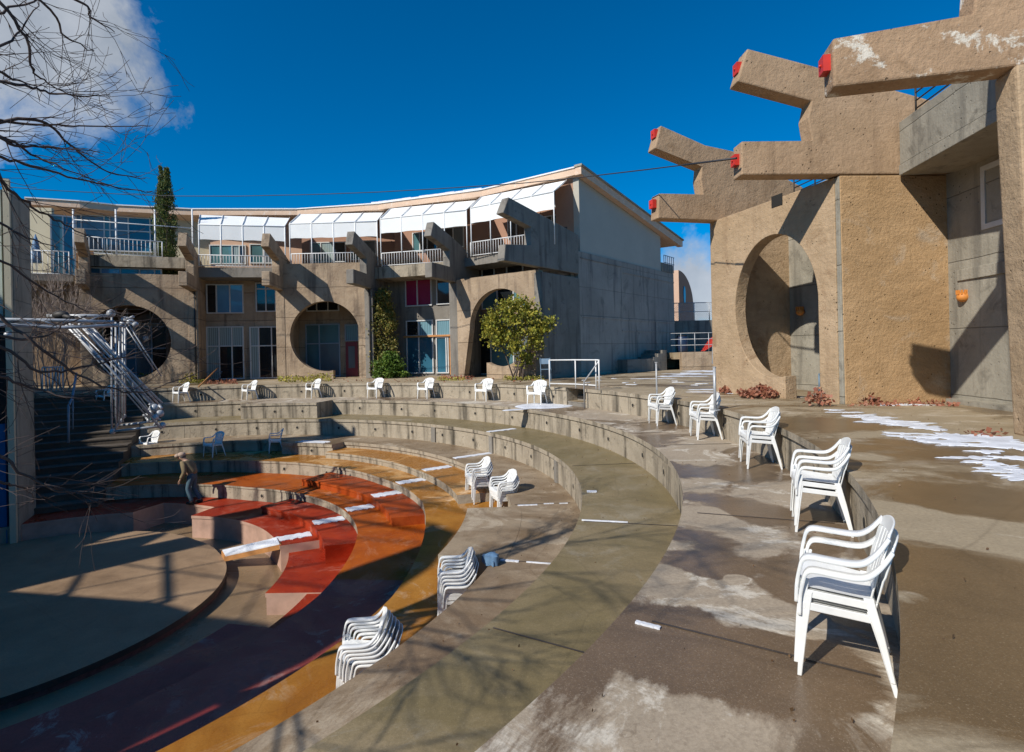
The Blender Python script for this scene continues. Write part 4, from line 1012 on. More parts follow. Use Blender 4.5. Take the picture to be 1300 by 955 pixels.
def chair(loc, head, label, group='white plastic armchairs around the amphitheatre', mat=None, tilt=(0, 0), scale=1.0):
    kids = list(proto.children)
    if not used[0]: r = proto; used[0] = True
    else:
        r = proto.copy(); C.objects.link(r)
        for ch in kids:
            c = ch.copy(); C.objects.link(c); c.parent = r
            if mat:
                if ch.data.name not in blue_cache:
                    d_ = ch.data.copy(); d_.materials.clear(); d_.materials.append(mat); blue_cache[ch.data.name] = d_
                c.data = blue_cache[ch.data.name]
    r.location = loc; r.rotation_euler = (tilt[0], tilt[1], R(head)); r['label'] = label; r['category'] = 'chair'; r['group'] = group; r.scale = (scale,)*3
    return r
def stack(loc, head, n, labels, dz=.062, dx=.012, lean=0, **k):
    jr_ = random.Random(len(labels[0]))
    h = Vector((math.cos(R(head)), math.sin(R(head)), 0))
    for i in range(n): chair(tuple(Vector(loc)+h*(dx*i+jr_.uniform(-.006, .006)*(i > 0))+Vector((0, 0, dz*i+jr_.uniform(0, .008)*(i > 0)))), head+jr_.uniform(-1.6, 1.6)*(i > 0), labels[i] if i < len(labels) else labels[-1], tilt=(0, -lean*i), **k)
def inward(th): return th+180
# five stacks of two along the right hand side of the upper tier
RS = [(12.40, 12.0, 186), (12.42, 3.1, 176), (12.42, -8.2, 168), (12.46, -20.6, 156), (12.44, -31.7, 150)]
names = ['farthest', 'second farthest', 'middle', 'second nearest', 'nearest']
for (r, th, hd), nmx in zip(RS, names):
    stack(P(r, th, ZT), hd, 2, ['lower chair of the %s of five chair pairs along the right side' % nmx, 'upper chair of the %s of five chair pairs along the right side' % nmx], dz=.056, dx=.014, scale=.94 if nmx == 'nearest' else 1.0)
far = [(132, 502, 'white chair at the top of the left stairs behind the steel truss'), (228, 506, 'white chair on the upper far tier in front of the cypress side buttress'), (315, 504, 'white chair on the upper far tier below the sliding glass doors'),
       (396, 502, 'white chair on the upper far tier below the middle round opening'), (475, 501, 'white chair on the upper far tier below the climbing vine'), (539, 501, 'white chair on the upper far tier below the blue glass doors'),
       (613, 503, 'white chair on the upper far tier below the yellow green bush'), (680, 507, 'white chair on the upper far tier left of the white railing and round snow patch')]
for px, py, lb in far:
    q = cyl(px+2, py, 12.28); q.z = ZT
    chair(tuple(q), 232+rnd.uniform(-6, 8) if px > 140 else 245, lb)
q = G(190, 577, -1.99); chair(tuple(q), 240, 'white chair on the ochre tier at the foot of the stairs, leftmost of three')
q = G(272, 579, -1.99); chair(tuple(q), 240, 'white chair on the wet ochre tier, middle of three below the grey wall')
q = G(350, 574, -1.99); chair(tuple(q), 205, 'chair looking blue in the shade against the concrete block, right one of three')
# nested stacks lower down
def lab(n, where): 
    o = ['first', 'second', 'third', 'fourth', 'fifth', 'sixth', 'seventh', 'eighth']
    return ['bottom chair of %s' % where]+['%s chair up in %s' % (o[i], where) for i in range(1, n-1)]+['top chair of %s' % where]
q = P(8.45, 14.9, -2.0); stack(q, 200, 4, lab(4, 'white stack beside the end of the ochre bench'), dz=.05, dx=.016)
q = G(642, 655, -2.12); stack(q, 200, 4, lab(4, 'white stack half hidden behind the grey platform'), dz=.045, dx=.016)
q = P(8.48, -16.0, -2.355); stack(q, 186, 5, lab(5, 'white stack in front of the grey platform'), dz=.045, dx=.016)
q = P(8.5, -28.0, -2.355); stack(q, 190, 6, lab(6, 'white stack nearest the bottom edge on the ochre tier'), dz=.036, dx=.03)
# blue cloth left at the end of the platform
TB = thing('cloth_bundle', 'crumpled blue and white cloth lying against the end of the grey platform', 'cloth', tuple(G(617, 712, ZG)))
m = MB(); q = P(8.95, -14.4, ZG)
for k in range(5): blob(m, (q.x-.05+rnd.uniform(-.10, .08), q.y+rnd.uniform(-.08, .02)), rnd.uniform(.05, .12), rnd.uniform(.04, .07), rnd.uniform(0, 3), ZG+.004, .5, 16, rnd.uniform(.05, .12), k)
m.build('cloth', M['tarp'], TB)

# ================================================================== RAILINGS, POSTS, CABLE
WR = thing('white_railing', 'white metal railing round the step opening at the plaza edge', 'railing', tuple(G(731, 494, 0)))
a, b, c, e = G(698, 492, 0), G(731, 493, 0), G(757, 495, 0), G(761, 496, 0)
m = MB()
for p in (a, b, c, e): m.tube([p, p+Vector((0, 0, .83))], .02, 6)
m.build('post', M['white'], WR)
m = MB(); m.tube([a+Vector((0, 0, .83)), b+Vector((0, 0, .83)), c+Vector((0, 0, .83)), e+Vector((0, 0, .83))], .022, 6)
m.tube([a+Vector((0, 0, .12)), b+Vector((0, 0, .12)), c+Vector((0, 0, .12))], .018, 6); m.build('rail', M['white'], WR)
f = P(12.55, thn0-.6, ZT)
m = MB(); m.tube([e+Vector((0, 0, .80)), f+Vector((0, 0, .75)), f], .02, 6); m.build('handrail', M['steel'], WR)
for px, py, top, lb in [(834, 506, 461, 'thin grey post standing on the rim left of the farthest chair pair'), (908, 521, 467, 'thicker grey post standing on the rim behind the second farthest chair pair')]:
    q = G(px, py, 0); t = thing('metal_post', lb, 'post', tuple(q), 'grey posts on the rim'); z = at(px, top, q.y).z
    m = MB(); m.tube([q, q+Vector((0, 0, z))], .02 if px < 850 else .027, 8); m.build('shaft', M['steel'], t)
    m = MB(); m.disc(q+Vector((0, 0, z)), (0, 0, 1), .032, .02, 8); m.disc(q+Vector((0, 0, .001)), (0, 0, 1), .09, .012, 10); m.build('cap', M['steel'], t)
cb = MB(); cp = [(935, 201, 9.95), (900, 205, 10.6), (868, 209.5, 11.3), (820, 215.5, 12.6), (735, 225.5, 14.8), (660, 233, 16.4), (560, 239.5, 18.2), (480, 244, 19.4), (400, 247, 20.3), (300, 249.2, 21), (220, 249, 21.4), (160, 247, 21.4), (60, 241.5, 21.0), (-60, 232, 20)]
pts = [at(x, y, Y) for x, y, Y in cp]; cb.tube(pts, [.012, .012, .012]+[.014]*11, 5)
cb.tube([pts[0], pts[2]], .02, 6)
o = cb.build('cable', M['cable']); tag(o, 'long thin black cable strung from a red bracket across the sky to the far left', 'cable')

# ================================================================== PLANTS
def leaves(m, c, size, n_=1, rng=rnd, flat=0.0):
    for _ in range(n_):
        a = Vector((rng.gauss(0, 1), rng.gauss(0, 1), rng.gauss(0, 1)*(1-flat))).normalized(); b = a.orthogonal().normalized(); b = Matrix.Rotation(rng.uniform(0, 6.28), 3, a) @ b
        q = a.cross(b); L = size*rng.uniform(.6, 1.3); w_ = L*.42
        m.add([c, c+b*L*.5+q*w_, c+b*L, c+b*L*.5-q*w_], [(0, 1, 2, 3)])
def leafobj(m, name, mat, parent):
    o = m.build(name, mat, parent, fix=False); at_ = o.data.attributes.new('tint', 'FLOAT', 'FACE')
    r_ = random.Random(5); at_.data.foreach_set('value', [r_.random() for _ in o.data.polygons]); return o
# cypress
cy = cyl(214, 470, 18.6); cy.z = 0
T = thing('cypress_tree', 'tall narrow dark green cypress rising above the roof at the left', 'tree', tuple(cy))
m = MB(); m.tube([cy, cy+Vector((.05, 0, 3)), cy+Vector((0, 0, 8.2))], [.14, .10, .02], 8); m.build('trunk', M['bark'], T)
m = MB(); zt = at(214, 213, cy.y).z; zb_ = 4.4
clumps = []
for i in range(430):
    f = rnd.random()**.9; z = zb_+(zt-zb_)*f
    rr_ = lerp(f, [(0, .30), (.1, .40), (.25, .38), (.45, .46), (.6, .48), (.75, .38), (.86, .24), (.93, .13), (1, .02)])
    a = rnd.uniform(0, 6.28); k = math.sqrt(rnd.random()); off = Vector((0, 0, 0))
    if f > .86: off = Vector((.13 if rnd.random() < .62 else -.17, 0, -.45 if rnd.random() < .3 else 0))
    clumps.append((cy+off+Vector((math.cos(a)*rr_*k, math.sin(a)*rr_*k, z)), .13*(1-.78*f)))
for c, s in clumps:
    for _ in range(44):
        p = c+Vector((rnd.gauss(0, s), rnd.gauss(0, s), rnd.gauss(0, s*1.5)))
        d = Vector((rnd.gauss(0, .35), rnd.gauss(0, .35), 1)).normalized()*rnd.uniform(.06, .13); q = d.cross(Vector((rnd.gauss(0, 1), rnd.gauss(0, 1), 0))).normalized()*.022
        m.add([p, p+d*.5+q, p+d, p+d*.5-q], [(0, 1, 2, 3)])
leafobj(m, 'crown', M['cypress'], T)
# yellow green bush on stems in front of the right arch
bc = cyl(655, 477, 14.9); bc.z = 0
T = thing('leafy_bush', 'large yellow green bush in front of the rightmost round opening', 'bush', tuple(bc))
m = MB()
for k in range(9):
    a = rnd.uniform(0, 6.28); e = bc+Vector((math.cos(a)*rnd.uniform(.5, 1.2), math.sin(a)*.35, rnd.uniform(1.4, 2.6)))
    b0_ = bc+Vector((rnd.uniform(-.2, .35), rnd.uniform(-.1, .1), 0)); m.tube([b0_, b0_.lerp(e, .4)+Vector((rnd.uniform(-.1, .1), 0, .2)), e], [.035, .025, .008], 5)
m.build('trunk', M['bark'], T)
m = MB(); Yb = bc.y
for i in range(175):
    # outline of the crown in metres about (655,420)
    a = rnd.uniform(0, 6.28); k = rnd.random()**.42
    x = math.cos(a)*(1.14+.24*math.sin(5*a)+.12*math.sin(11*a))*k; z = math.sin(a)*(.94+.22*math.sin(4*a+1)+.1*math.sin(9*a))*k
    if z < -.7 and abs(x) > 1.2: continue
    c = at(656, 418, Yb)+Vector((x, rnd.uniform(-.55, .45)*(1-.5*k), z*(1+.12*math.sin(x*4))))
    if math.sin(c.x*7)*math.sin(c.z*8+1) > .55: continue
    s = rnd.uniform(.07, .2)
    for _ in range(42): leaves(m, c+Vector((rnd.gauss(0, s), rnd.gauss(0, s), rnd.gauss(0, s*.8))), rnd.choice((.06, .09, .13)), 1, rnd)
for k in range(70):
    a = rnd.uniform(-.4, 3.6); c0 = at(656, 418, Yb)+Vector((math.cos(a)*.95, rnd.uniform(-.4, .3), math.sin(a)*.85)); dr = Vector((math.cos(a)+rnd.gauss(0, .3), rnd.gauss(0, .3), math.sin(a)+rnd.gauss(0, .3))).normalized(); Ls = rnd.uniform(.2, .6)
    for j in range(16): leaves(m, c0+dr*Ls*j/16+Vector((rnd.gauss(0, .035), rnd.gauss(0, .035), rnd.gauss(0, .035))), rnd.uniform(.06, .13), 1, rnd)
leafobj(m, 'crown', M['bush'], T)
# vine / climbing plant and the low green shrub at its foot
vc = cyl(489, 474, 17.2); vc.z = 0
T = thing('climbing_vine', 'tall olive leaved climbing vine between the middle opening and pink curtained window', 'plant', tuple(vc))
m = MB()
for k in range(5): m.tube([vc+Vector((rnd.uniform(-.3, .3), .1, 0)), vc+Vector((rnd.uniform(-.4, .3), .1, 2)), vc+Vector((rnd.uniform(-.1, .1), .1, 4.1))], [.03, .02, .008], 5)
m.build('stem', M['bark'], T)
m = MB()
for i in range(230):
    f = rnd.random(); wv = lerp(f, [(0, .62), (.3, .62), (.55, .60), (.75, .42), (.9, .26), (1, .10)])
    c = vc+Vector((rnd.uniform(-1, 1)*wv-.10+.1*f, rnd.uniform(-.35, .25), .15+f*4.0)); s = .10
    for _ in range(34): leaves(m, c+Vector((rnd.gauss(0, s), rnd.gauss(0, s), rnd.gauss(0, s))), .10, 1, rnd)
leafobj(m, 'crown', M['vine'], T)
sc_ = cyl(494, 476, 16.6); sc_.z = 0
T = thing('green_shrub', 'low bright green shrub at the foot of the climbing vine', 'shrub', tuple(sc_))
m = MB(); m.tube([sc_, sc_+Vector((0, 0, .6))], [.04, .02], 5); m.build('trunk', M['bark'], T)
m = MB()
for i in range(120):
    a = rnd.uniform(0, 6.28); b_ = rnd.uniform(0, 1.57); k = rnd.random()**.4
    c = sc_+Vector((math.cos(a)*math.cos(b_)*.82*k, math.sin(a)*math.cos(b_)*.5*k, .12+math.sin(b_)*1.05*k))
    for _ in range(40): leaves(m, c+Vector((rnd.gauss(0, .09), rnd.gauss(0, .09), rnd.gauss(0, .08))), .09, 1, rnd)
leafobj(m, 'crown', M['shrub'], T)
# ground cover along the far walls
m = MB()
def cover(x0, x1, y0, y1, n_, h, s):
    for _ in range(n_):
        q = G(rnd.uniform(x0, x1), rnd.uniform(y0, y1), 0); leaves(m, q+Vector((rnd.gauss(0, .05), rnd.gauss(0, .05), rnd.uniform(0, h))), s, 1, rnd)
cover(178, 248, 482, 486.5, 3800, .42, .10); cover(228, 262, 484, 487, 500, .15, .08); cover(355, 395, 483, 486, 300, .22, .09); cover(395, 422, 482, 485, 250, .3, .08); cover(640, 690, 481, 484, 500, .15, .07); cover(556, 590, 481, 484, 200, .1, .07)
o = leafobj(m, 'ground_cover', M['cover'], None); tag(o, 'low yellow green ground cover along the foot of the far building', kind='stuff')
m = MB()
def drycover(x0, x1, y0, y1, n_, h, s):
    for _ in range(n_):
        q = G(rnd.uniform(x0, x1), rnd.uniform(y0, y1), 0); leaves(m, q+Vector((0, 0, rnd.uniform(0, h))), s, 1, rnd)
drycover(255, 300, 484, 488, 350, .06, .09); drycover(560, 600, 479, 483, 350, .1, .08); drycover(1074, 1215, 508, 516, 420, .03, .07); drycover(420, 690, 478, 486, 260, .03, .07); drycover(1225, 1275, 548, 556, 30, .02, .07)
o = leafobj(m, 'leaf_litter', M['dry'], None); tag(o, 'scattered dry red leaves along the foot of the walls', kind='stuff')
m = MB(); rl_ = random.Random(11)
for _ in range(420):
    r_, t_ = rl_.uniform(9, 12.6), rl_.uniform(-40, 100); z_ = ZT if r_ > 11.4 else (ZO if r_ > 10 else ZG)
    leaves(m, P(r_, t_, z_+.004), .022, 1, rl_, .9)
for _ in range(260):
    q = Vector((rl_.uniform(1.5, 9), rl_.uniform(1.5, 12), .006))
    if math.hypot(q.x-CX, q.y-CY) > 12.8: leaves(m, q, .018, 1, rl_, .9)
o = leafobj(m, 'leaf_debris', M['litter'], None); tag(o, 'small dead leaves blown over the tiers and the plaza', kind='stuff')
# clumps of dry red plants at the right building
for px, py, w_, h_, n_, lb in [(930, 499, .30, .20, 380, 'smaller dry reddish plant clump at the left foot of the tall round opening'), (966, 505, .48, .26, 800, 'broad dry reddish plant clump below the round opening, larger of two'),
                           (1040, 516, .22, .32, 150, 'spiky dry red plant left of the rough wall corner'), (1106, 513, .14, .16, 70, 'small dry red sprig at the foot of the rough wall, middle one'), (1155, 511, .12, .14, 60, 'smallest dry red sprig, third from left at the foot of the rough wall'), (1198, 509, .16, .28, 110, 'upright dry red plant at the right end of the rough wall')]:
    q = G(px, py, 0); T = thing('dry_plant', lb, 'plant', tuple(q), 'dry red plants at the foot of the walls'); m = MB()
    st_ = MB()
    for _ in range(n_):
        a = rnd.uniform(0, 6.28); k = rnd.random()**.6; e = q+Vector((math.cos(a)*w_*k, math.sin(a)*w_*.7*k, h_*(1-.6*k)*rnd.uniform(.4, 1.1)))
        leaves(m, e, .075, 1, rnd)
    for _ in range(12):
        a = rnd.uniform(0, 6.28); st_.tube([q, q+Vector((math.cos(a)*w_*.5, math.sin(a)*w_*.4, h_*.8))], [.008, .003], 4)
    leafobj(m, 'foliage', M['dry'], T); st_.build('stem', M['twig'], T)
# ---- bare trees
def grow(m, p, d, L, r, depth, rng, bend=.25, droop=0.0, kids=3, sides=4, spread=.7, minr=.002, avoid=False):
    n_ = 5; pts = [p]; rs = [r]; q = p.copy(); dd = d.normalized()
    for i in range(n_):
        dd = (dd+Vector((rng.gauss(0, bend), rng.gauss(0, bend), rng.gauss(0, bend)-droop))*.35).normalized()
        q = q+dd*L/n_
        if avoid and q.y > .2 and abs(q.x)/q.y < 1.15 and abs(q.z-EYE)/q.y < .85: break
        pts.append(q.copy()); rs.append(max(minr, r*(1-.75*(i+1)/n_)))
    if len(pts) < 3: return
    m.tube(pts, rs, sides if r > .01 else 3, 0, False)
    n_ = len(pts)-1
    if depth <= 0: return
    for k in range(kids):
        f = rng.uniform(.2, .98); i = min(n_-1, int(f*n_)); b = pts[i].lerp(pts[i+1], f*n_-i)
        base = (pts[i+1]-pts[i]).normalized(); o_ = base.orthogonal().normalized(); o_ = Matrix.Rotation(rng.uniform(0, 6.28), 3, base) @ o_
        nd = (base+o_*rng.uniform(.4, 1)*spread).normalized()
        grow(m, b, nd, L*rng.uniform(.4, .65), max(minr, rs[i]*.55), depth-1, rng, bend, droop, kids, sides, spread, minr, avoid)
def branch(m, px_pts, r0, r1, rng, kids=8, L=.55, depth=1, kr=.5):
    """a main branch drawn through measured points, with side twigs"""
    pts = [at(*p) for p in px_pts]
    fine = []
    for i in range(len(pts)-1):
        a = pts[max(0, i-1)]; b = pts[i]; c = pts[i+1]; d = pts[min(len(pts)-1, i+2)]
        for k in range(5):
            t = k/5; fine.append(.5*((2*b)+(c-a)*t+(2*a-5*b+4*c-d)*t*t+(3*b-a-3*c+d)*t**3))
    fine.append(pts[-1]); n_ = len(fine); fine = [p+Vector((rng.gauss(0, .006), rng.gauss(0, .01), rng.gauss(0, .006))) for p in fine]
    rs = [r0+(r1-r0)*i/(n_-1) for i in range(n_)]; m.tube(fine, rs, 5, 0, False)
    for k in range(kids):
        i = rng.randint(int(n_*.12), n_-2); base = (fine[i+1]-fine[i]).normalized()
        o_ = Matrix.Rotation(rng.uniform(0, 6.28), 3, base) @ base.orthogonal().normalized()
        grow(m, fine[i], (base*1.1+o_*rng.uniform(.5, 1.1)).normalized(), L*rng.uniform(.5, 1.2), max(.0028, rs[i]*kr), depth, rng, .35, -.08, 3, 4, .8)
rt = random.Random(21)
tb = Vector((-6.3, 2.2, -2.9))
T = thing('bare_tree', 'leafless tree whose dark twigs cross the sky at the upper left', 'tree', tuple(tb))
m = MB(); m.tube([tb, tb+Vector((.1, .2, 1.6)), tb+Vector((.25, .5, 3.2)), tb+Vector((.3, .9, 4.6)), tb+Vector((.5, 1.2, 6.4))], [.19, .15, .12, .09, .05], 9); m.build('trunk', M['bark'], T)
m = MB()
tops = [(-260, 80, 4.2), (-240, 260, 4.0), (-250, 420, 4.0)]
for bb in [
    [(-330, 20, 3.2), (-60, 40, 3.9), (0, 14, 4.2), (50, 0, 4.5), (80, -20, 4.6)],
    [(-330, 60, 3.2), (-80, -40, 3.8), (50, 3, 4.1), (85, 48, 4.4), (124, 66, 4.6)],
    [(-300, 20, 3.4), (-60, -30, 3.8), (95, 0, 4.2), (115, 22, 4.3), (147, 40, 4.5)],
    [(-330, 150, 3.3), (-40, 0, 3.9), (25, 38, 4.1), (38, 82, 4.2), (60, 105, 4.4), (100, 126, 4.6)],
    [(-330, 180, 3.3), (-60, 120, 3.8), (0, 60, 4.1), (28, 38, 4.3), (50, 0, 4.4)],
    [(-330, 200, 3.4), (-60, 150, 4.0), (0, 155, 4.2), (60, 158, 4.5), (130, 161, 4.8), (190, 160, 5.0)],
    [(-330, 220, 3.4), (0, 155, 4.2), (60, 159, 4.5), (95, 190, 4.7), (140, 218, 4.9), (183, 228, 5.1)],
    [(-330, 240, 3.4), (-60, 190, 4.0), (0, 200, 4.2), (50, 214, 4.4), (110, 230, 4.7), (160, 240, 4.9), (198, 246, 5.1)],
    [(-330, 240, 3.4), (-60, 160, 4.0), (0, 172, 4.3), (40, 196, 4.5), (78, 212, 4.6), (130, 232, 4.8)],
    [(-330, 260, 3.4), (-40, 205, 3.9), (10, 240, 4.1), (50, 268, 4.3), (90, 290, 4.5), (120, 304, 4.6)],
    [(-330, 300, 3.4), (-60, 260, 3.9), (0, 285, 4.2), (40, 305, 4.3), (72, 314, 4.5)],
    [(-330, 300, 3.4), (-40, 180, 3.9), (20, 185, 4.1), (60, 186, 4.3), (125, 193, 4.5)],
    [(-330, 340, 3.4), (-60, 310, 3.9), (0, 330, 4.1), (60, 370, 4.4), (110, 395, 4.6)],
    [(-330, 120, 3.4), (-60, 90, 3.9), (0, 104, 4.1), (40, 110, 4.2), (70, 120, 4.3), (110, 121, 4.4), (138, 121, 4.5)],
    [(-330, 120, 3.4), (-60, 60, 3.9), (0, 92, 4.1), (25, 104, 4.2), (60, 110, 4.3)],
    [(-330, 380, 3.4), (-60, 360, 3.9), (0, 403, 4.1), (45, 437, 4.2), (90, 470, 4.4), (140, 492, 4.6), (180, 498, 4.8), (260, 470, 5.0)],
    [(-330, 480, 3.4), (-60, 470, 3.9), (0, 478, 4.0), (40, 492, 4.2), (90, 505, 4.3), (130, 508, 4.5)],
    [(-330, 500, 3.4), (-80, 540, 3.7), (0, 578, 3.9), (30, 602, 4.0), (65, 620, 4.1), (95, 625, 4.2), (122, 618, 4.3)],
    [(-330, 560, 3.4), (-60, 600, 3.7), (0, 612, 3.8), (20, 618, 3.9), (40, 620, 4.0)],
    [(-330, 420, 3.4), (-60, 430, 3.9), (0, 440, 4.1), (50, 470, 4.3), (100, 468, 4.5), (170, 450, 4.7), (190, 440, 4.8)],
    [(-330, 420, 3.4), (-60, 400, 3.9), (0, 425, 4.1), (45, 430, 4.2), (80, 415, 4.3), (110, 400, 4.4)],
]:
    branch(m, bb, .017, .0032, rt, kids=8, L=.6, depth=1, kr=.42)
for k in range(7):
    a = tb+Vector((.3, .9, rnd.uniform(3.4, 6))); m.tube([a, a.lerp(at(-330, 200, 3.4), .5), at(-330, rnd.uniform(50, 500), 3.4)], [.07, .045, .017], 6)
# limbs over the seats to the left of the photographer (their shadows fall on the lower tiers)
for k in range(6):
    a = tb+Vector((.4, .2, rt.uniform(4.4, 6.2)));
    grow(m, a, Vector((rt.uniform(.8, 1.2), rt.uniform(-.9, -.15), rt.uniform(-.1, .25))), rt.uniform(2.8, 3.8), .028, 3, rt, .25, 0, 4, 4, .6, .004, True)
m.build('branches', M['darktwig'], T)
# bare shrub in front of the left part of the far building
sb = cyl(66, 480, 15.3); sb.z = 0
T = thing('bare_shrub', 'bare brown shrub with upright twigs at the left in front of the far building', 'shrub', tuple(sb))
m = MB(); rs_ = random.Random(4)
for k in range(18):
    d = Vector((rs_.gauss(-.1, .3), rs_.gauss(0, .35), 1)); grow(m, sb+Vector((rs_.uniform(-.9, .9), rs_.uniform(-.4, .4), 0)), d, rs_.uniform(2.4, 3.6), .022, 3, rs_, .3, -.12, 4, 4, .6, .005)
m.build('branches', M['twig'], T)

# ================================================================== STEEL TRUSS at the left
TR = thing('steel_truss', 'folded galvanised steel tube truss hanging above the left stairs', 'truss', tuple(at(140, 480, 11.5)))
def tubes(name, lst, rr_, n_=7):
    m = MB()
    for seg in lst: m.tube([at(*p) for p in seg], rr_, n_)
    return m.build(name, M['steel'], TR)
tubes('chord', [[(-120, 404, 9.6), (80, 407, 11.0), (145, 409, 11.4)], [(-120, 418, 9.3), (20, 413, 10.4), (80, 416, 10.8), (150, 413, 11.2)], [(60, 401, 11.6), (140, 401, 11.8)], [(-60, 410, 9.9), (60, 414, 10.9)]], .036)
tubes('fold_tube', [[(142, 400, 11.7), (142, 549, 11.6)], [(147, 409, 11.6), (147.5, 546, 11.5)], [(151.5, 410, 11.8), (151.5, 540, 11.6)], [(156, 410, 11.9), (156, 536, 11.8)], [(159, 411, 12.0), (158.5, 530, 12.0)]], .021)
tubes('diagonal_tube', [[(80, 410, 11.0), (142, 470, 11.3), (205, 545, 11.6)], [(88, 411, 11.2), (192, 527, 11.5)], [(100, 411, 11.4), (198, 516, 11.7)], [(105, 413, 11.5), (206, 512, 11.9)], [(110, 414, 11.6), (203, 515, 12.1)], [(117, 416, 11.8), (150, 452, 11.9), (170, 490, 11.9), (202, 525, 12.0)]], .023)
tubes('brace_tube', [[(92, 412, 11.3), (160, 480, 11.6), (188, 519, 11.7)], [(113, 414, 11.7), (194, 506, 12.0)], [(84, 412, 11.0), (142, 478, 11.4), (190, 533, 11.6)], [(158, 412, 11.9), (196, 470, 12.2)], [(162, 410, 11.9), (205, 478, 12.2)], [(20, 405, 10.4), (50, 415, 10.7)], [(50, 406, 10.7), (80, 416, 11.0)], [(100, 402, 11.6), (125, 413, 11.2)], [(125, 402, 11.6), (100, 413, 11.1)]], .014)
tubes('bottom_tube', [[(143, 548, 11.6), (203, 541, 11.7)], [(143, 549, 11.6), (159, 527, 12.0)], [(147, 541, 11.9), (196, 535, 11.9)]], .026)
m = MB()
for (x, y, Y, r) in [(141, 398, 11.6, .085), (143, 548, 11.6, .06), (196, 518, 11.7, .09), (203, 525, 11.7, .08), (206, 540, 11.7, .07), (190, 522, 11.8, .07), (165, 409, 11.7, .07), (158, 406, 11.8, .07), (172, 412, 11.7, .06), (10, 425, 10, .06), (197, 530, 11.6, .07)]:
    ball(m, at(x, y, Y), r, 10, 7)
for k in range(16):
    c = at(rnd.uniform(185, 206), rnd.uniform(514, 540), 11.7); m.tube([c, c+Vector((rnd.uniform(-.1, .1), rnd.uniform(-.05, .05), rnd.uniform(-.12, .12)))], .03, 6)
for k in range(9):
    c = at(rnd.uniform(152, 172), rnd.uniform(403, 414), 11.7); m.tube([c, c+Vector((rnd.uniform(-.12, .12), rnd.uniform(-.05, .05), rnd.uniform(-.06, .06)))], .03, 6)
tag(m.build('joint_fittings', M['steel'], TR), kind='stuff')
m = MB(); q = at(77, 400, 11.5); ball(m, q, .17, 12, 8, (1, .6, .55)); m.tube([q, at(92, 404, 11.4)], .05, 6); m.build('floodlight', M['darksteel'], TR)
# bar grille and handrail at the stairs
HR = thing('stair_handrail', 'pale blue steel handrail beside the dark left stairs', 'handrail', tuple(G(87, 560, -1.6)))
m = MB(); m.tube([at(87, 562, 14.2), at(87, 515, 14.2), at(92, 505, 14.6), at(97, 474, 15.6)], .03, 6); m.build('rail', M['metal_blue'], HR)
m = MB(); m.tube([at(92.5, 545, 14.6), at(92.5, 505, 14.6)], .02, 5); m.build('post', M['metal_blue'], HR)

# ================================================================== STAGE BUILDING at the left edge
ZS = -3.07
SB = thing('stage_building', 'tall grey concrete pillar wall and blue panel at the left edge of the stage', 'building', tuple(G(28, 695, ZS)))
pN, pF = at(25, 690, 12.9), at(47, 684, 13.95)
pS = Plane((pN.x, pN.y), (pF.x, pF.y)); ztop = 5.12; pN.z = pF.z = ZS
m = MB(); m.box(pS.w(0, ZS-.2, 0), pS.U*pS.L, -pS.N*.10, (0, 0, ztop-ZS+.2)); m.build('pillar', M['grey'], SB, bevel=.015)
m = MB(); m.box(pS.w(-.12, ZS, -.02), pS.U*.1, -pS.N*.12, (0, 0, ztop-ZS+.25)); m.build('edge_strip', M['cream'], SB)
pL = Plane((pN.x-5.2, pN.y-1.2), (pN.x-.14, pN.y-.02)); LL = pL.L
m = MB(); m.box(pL.w(LL-.10, ZS, -.06), pL.U*.08, -pL.N*.3, (0, 0, ztop-ZS+.1)); m.build('gap_panel', M['dark'], SB)
m = MB(); m.box(pL.w(0, 1.95, -.02), pL.U*(LL-.11), -pL.N*.25, (0, 0, ztop-1.9)); m.build('pale_panel', M['palegreen'], SB)
m = MB(); m.box(pL.w(0, ZS-.1, -.0), pL.U*(LL-.11), -pL.N*.25, (0, 0, 2.85)); m.build('blue_panel', M['bluepanel'], SB)
m = MB(); m.box(pL.w(0, ZS+2.75, -.1), pL.U*(LL-.11), -pL.N*.2, (0, 0, 2.27)); m.build('dark_glazing', M['gl_dark'], SB)
# far low wall beside the stairs, bars
BF = thing('bar_gate', 'small dark barred gate between the bare shrub and the left pillar', 'gate', tuple(cyl(70, 490, 14.5)))
a, b = cyl(54, 490, 14.5), cyl(80, 490, 14.3); m = MB()
for k in range(7):
    p = a.lerp(b, k/6); m.tube([Vector((p.x, p.y, -.3)), Vector((p.x, p.y, .9))], .02, 5)
m.tube([Vector((a.x, a.y, .9)), Vector((b.x, b.y, .9))], .025, 5); m.tube([Vector((a.x, a.y, -.2)), Vector((b.x, b.y, -.2))], .025, 5); m.build('bars', M['frame'], BF)
TP = thing('blue_tarpaulin', 'light blue tarpaulin lying at the foot of the left pillar beside the stage', 'tarpaulin', tuple(G(60, 668, ZS)))
m = MB(); q = [G(38, 678, ZS), G(46, 667, ZS), G(84, 660, ZS), G(72, 668, ZS), G(60, 676, ZS)]
m.add([p+Vector((0, 0, .10+.03*i % .07)) for i, p in enumerate(q)]+[p+Vector((0, 0, .005)) for p in q], [(0, 1, 2, 3, 4), (9, 8, 7, 6, 5)]+[(i, 5+i, 5+(i+1) % 5, (i+1) % 5) for i in range(5)]); m.build('sheet', M['tarp'], TP)
# concrete flank beside the stairs
FW = MB(); a, b = P(4.6, 139.5), P(13.5, 139.5)
FW.box(Vector((a.x, a.y, -3.3)), b-a, (-.3, -.25, 0), (0, 0, 3.6)); o = FW.build('stair_side_wall', M['grey_far']); tag(o, 'plain grey concrete wall flanking the left stairs behind the pillar', 'wall')

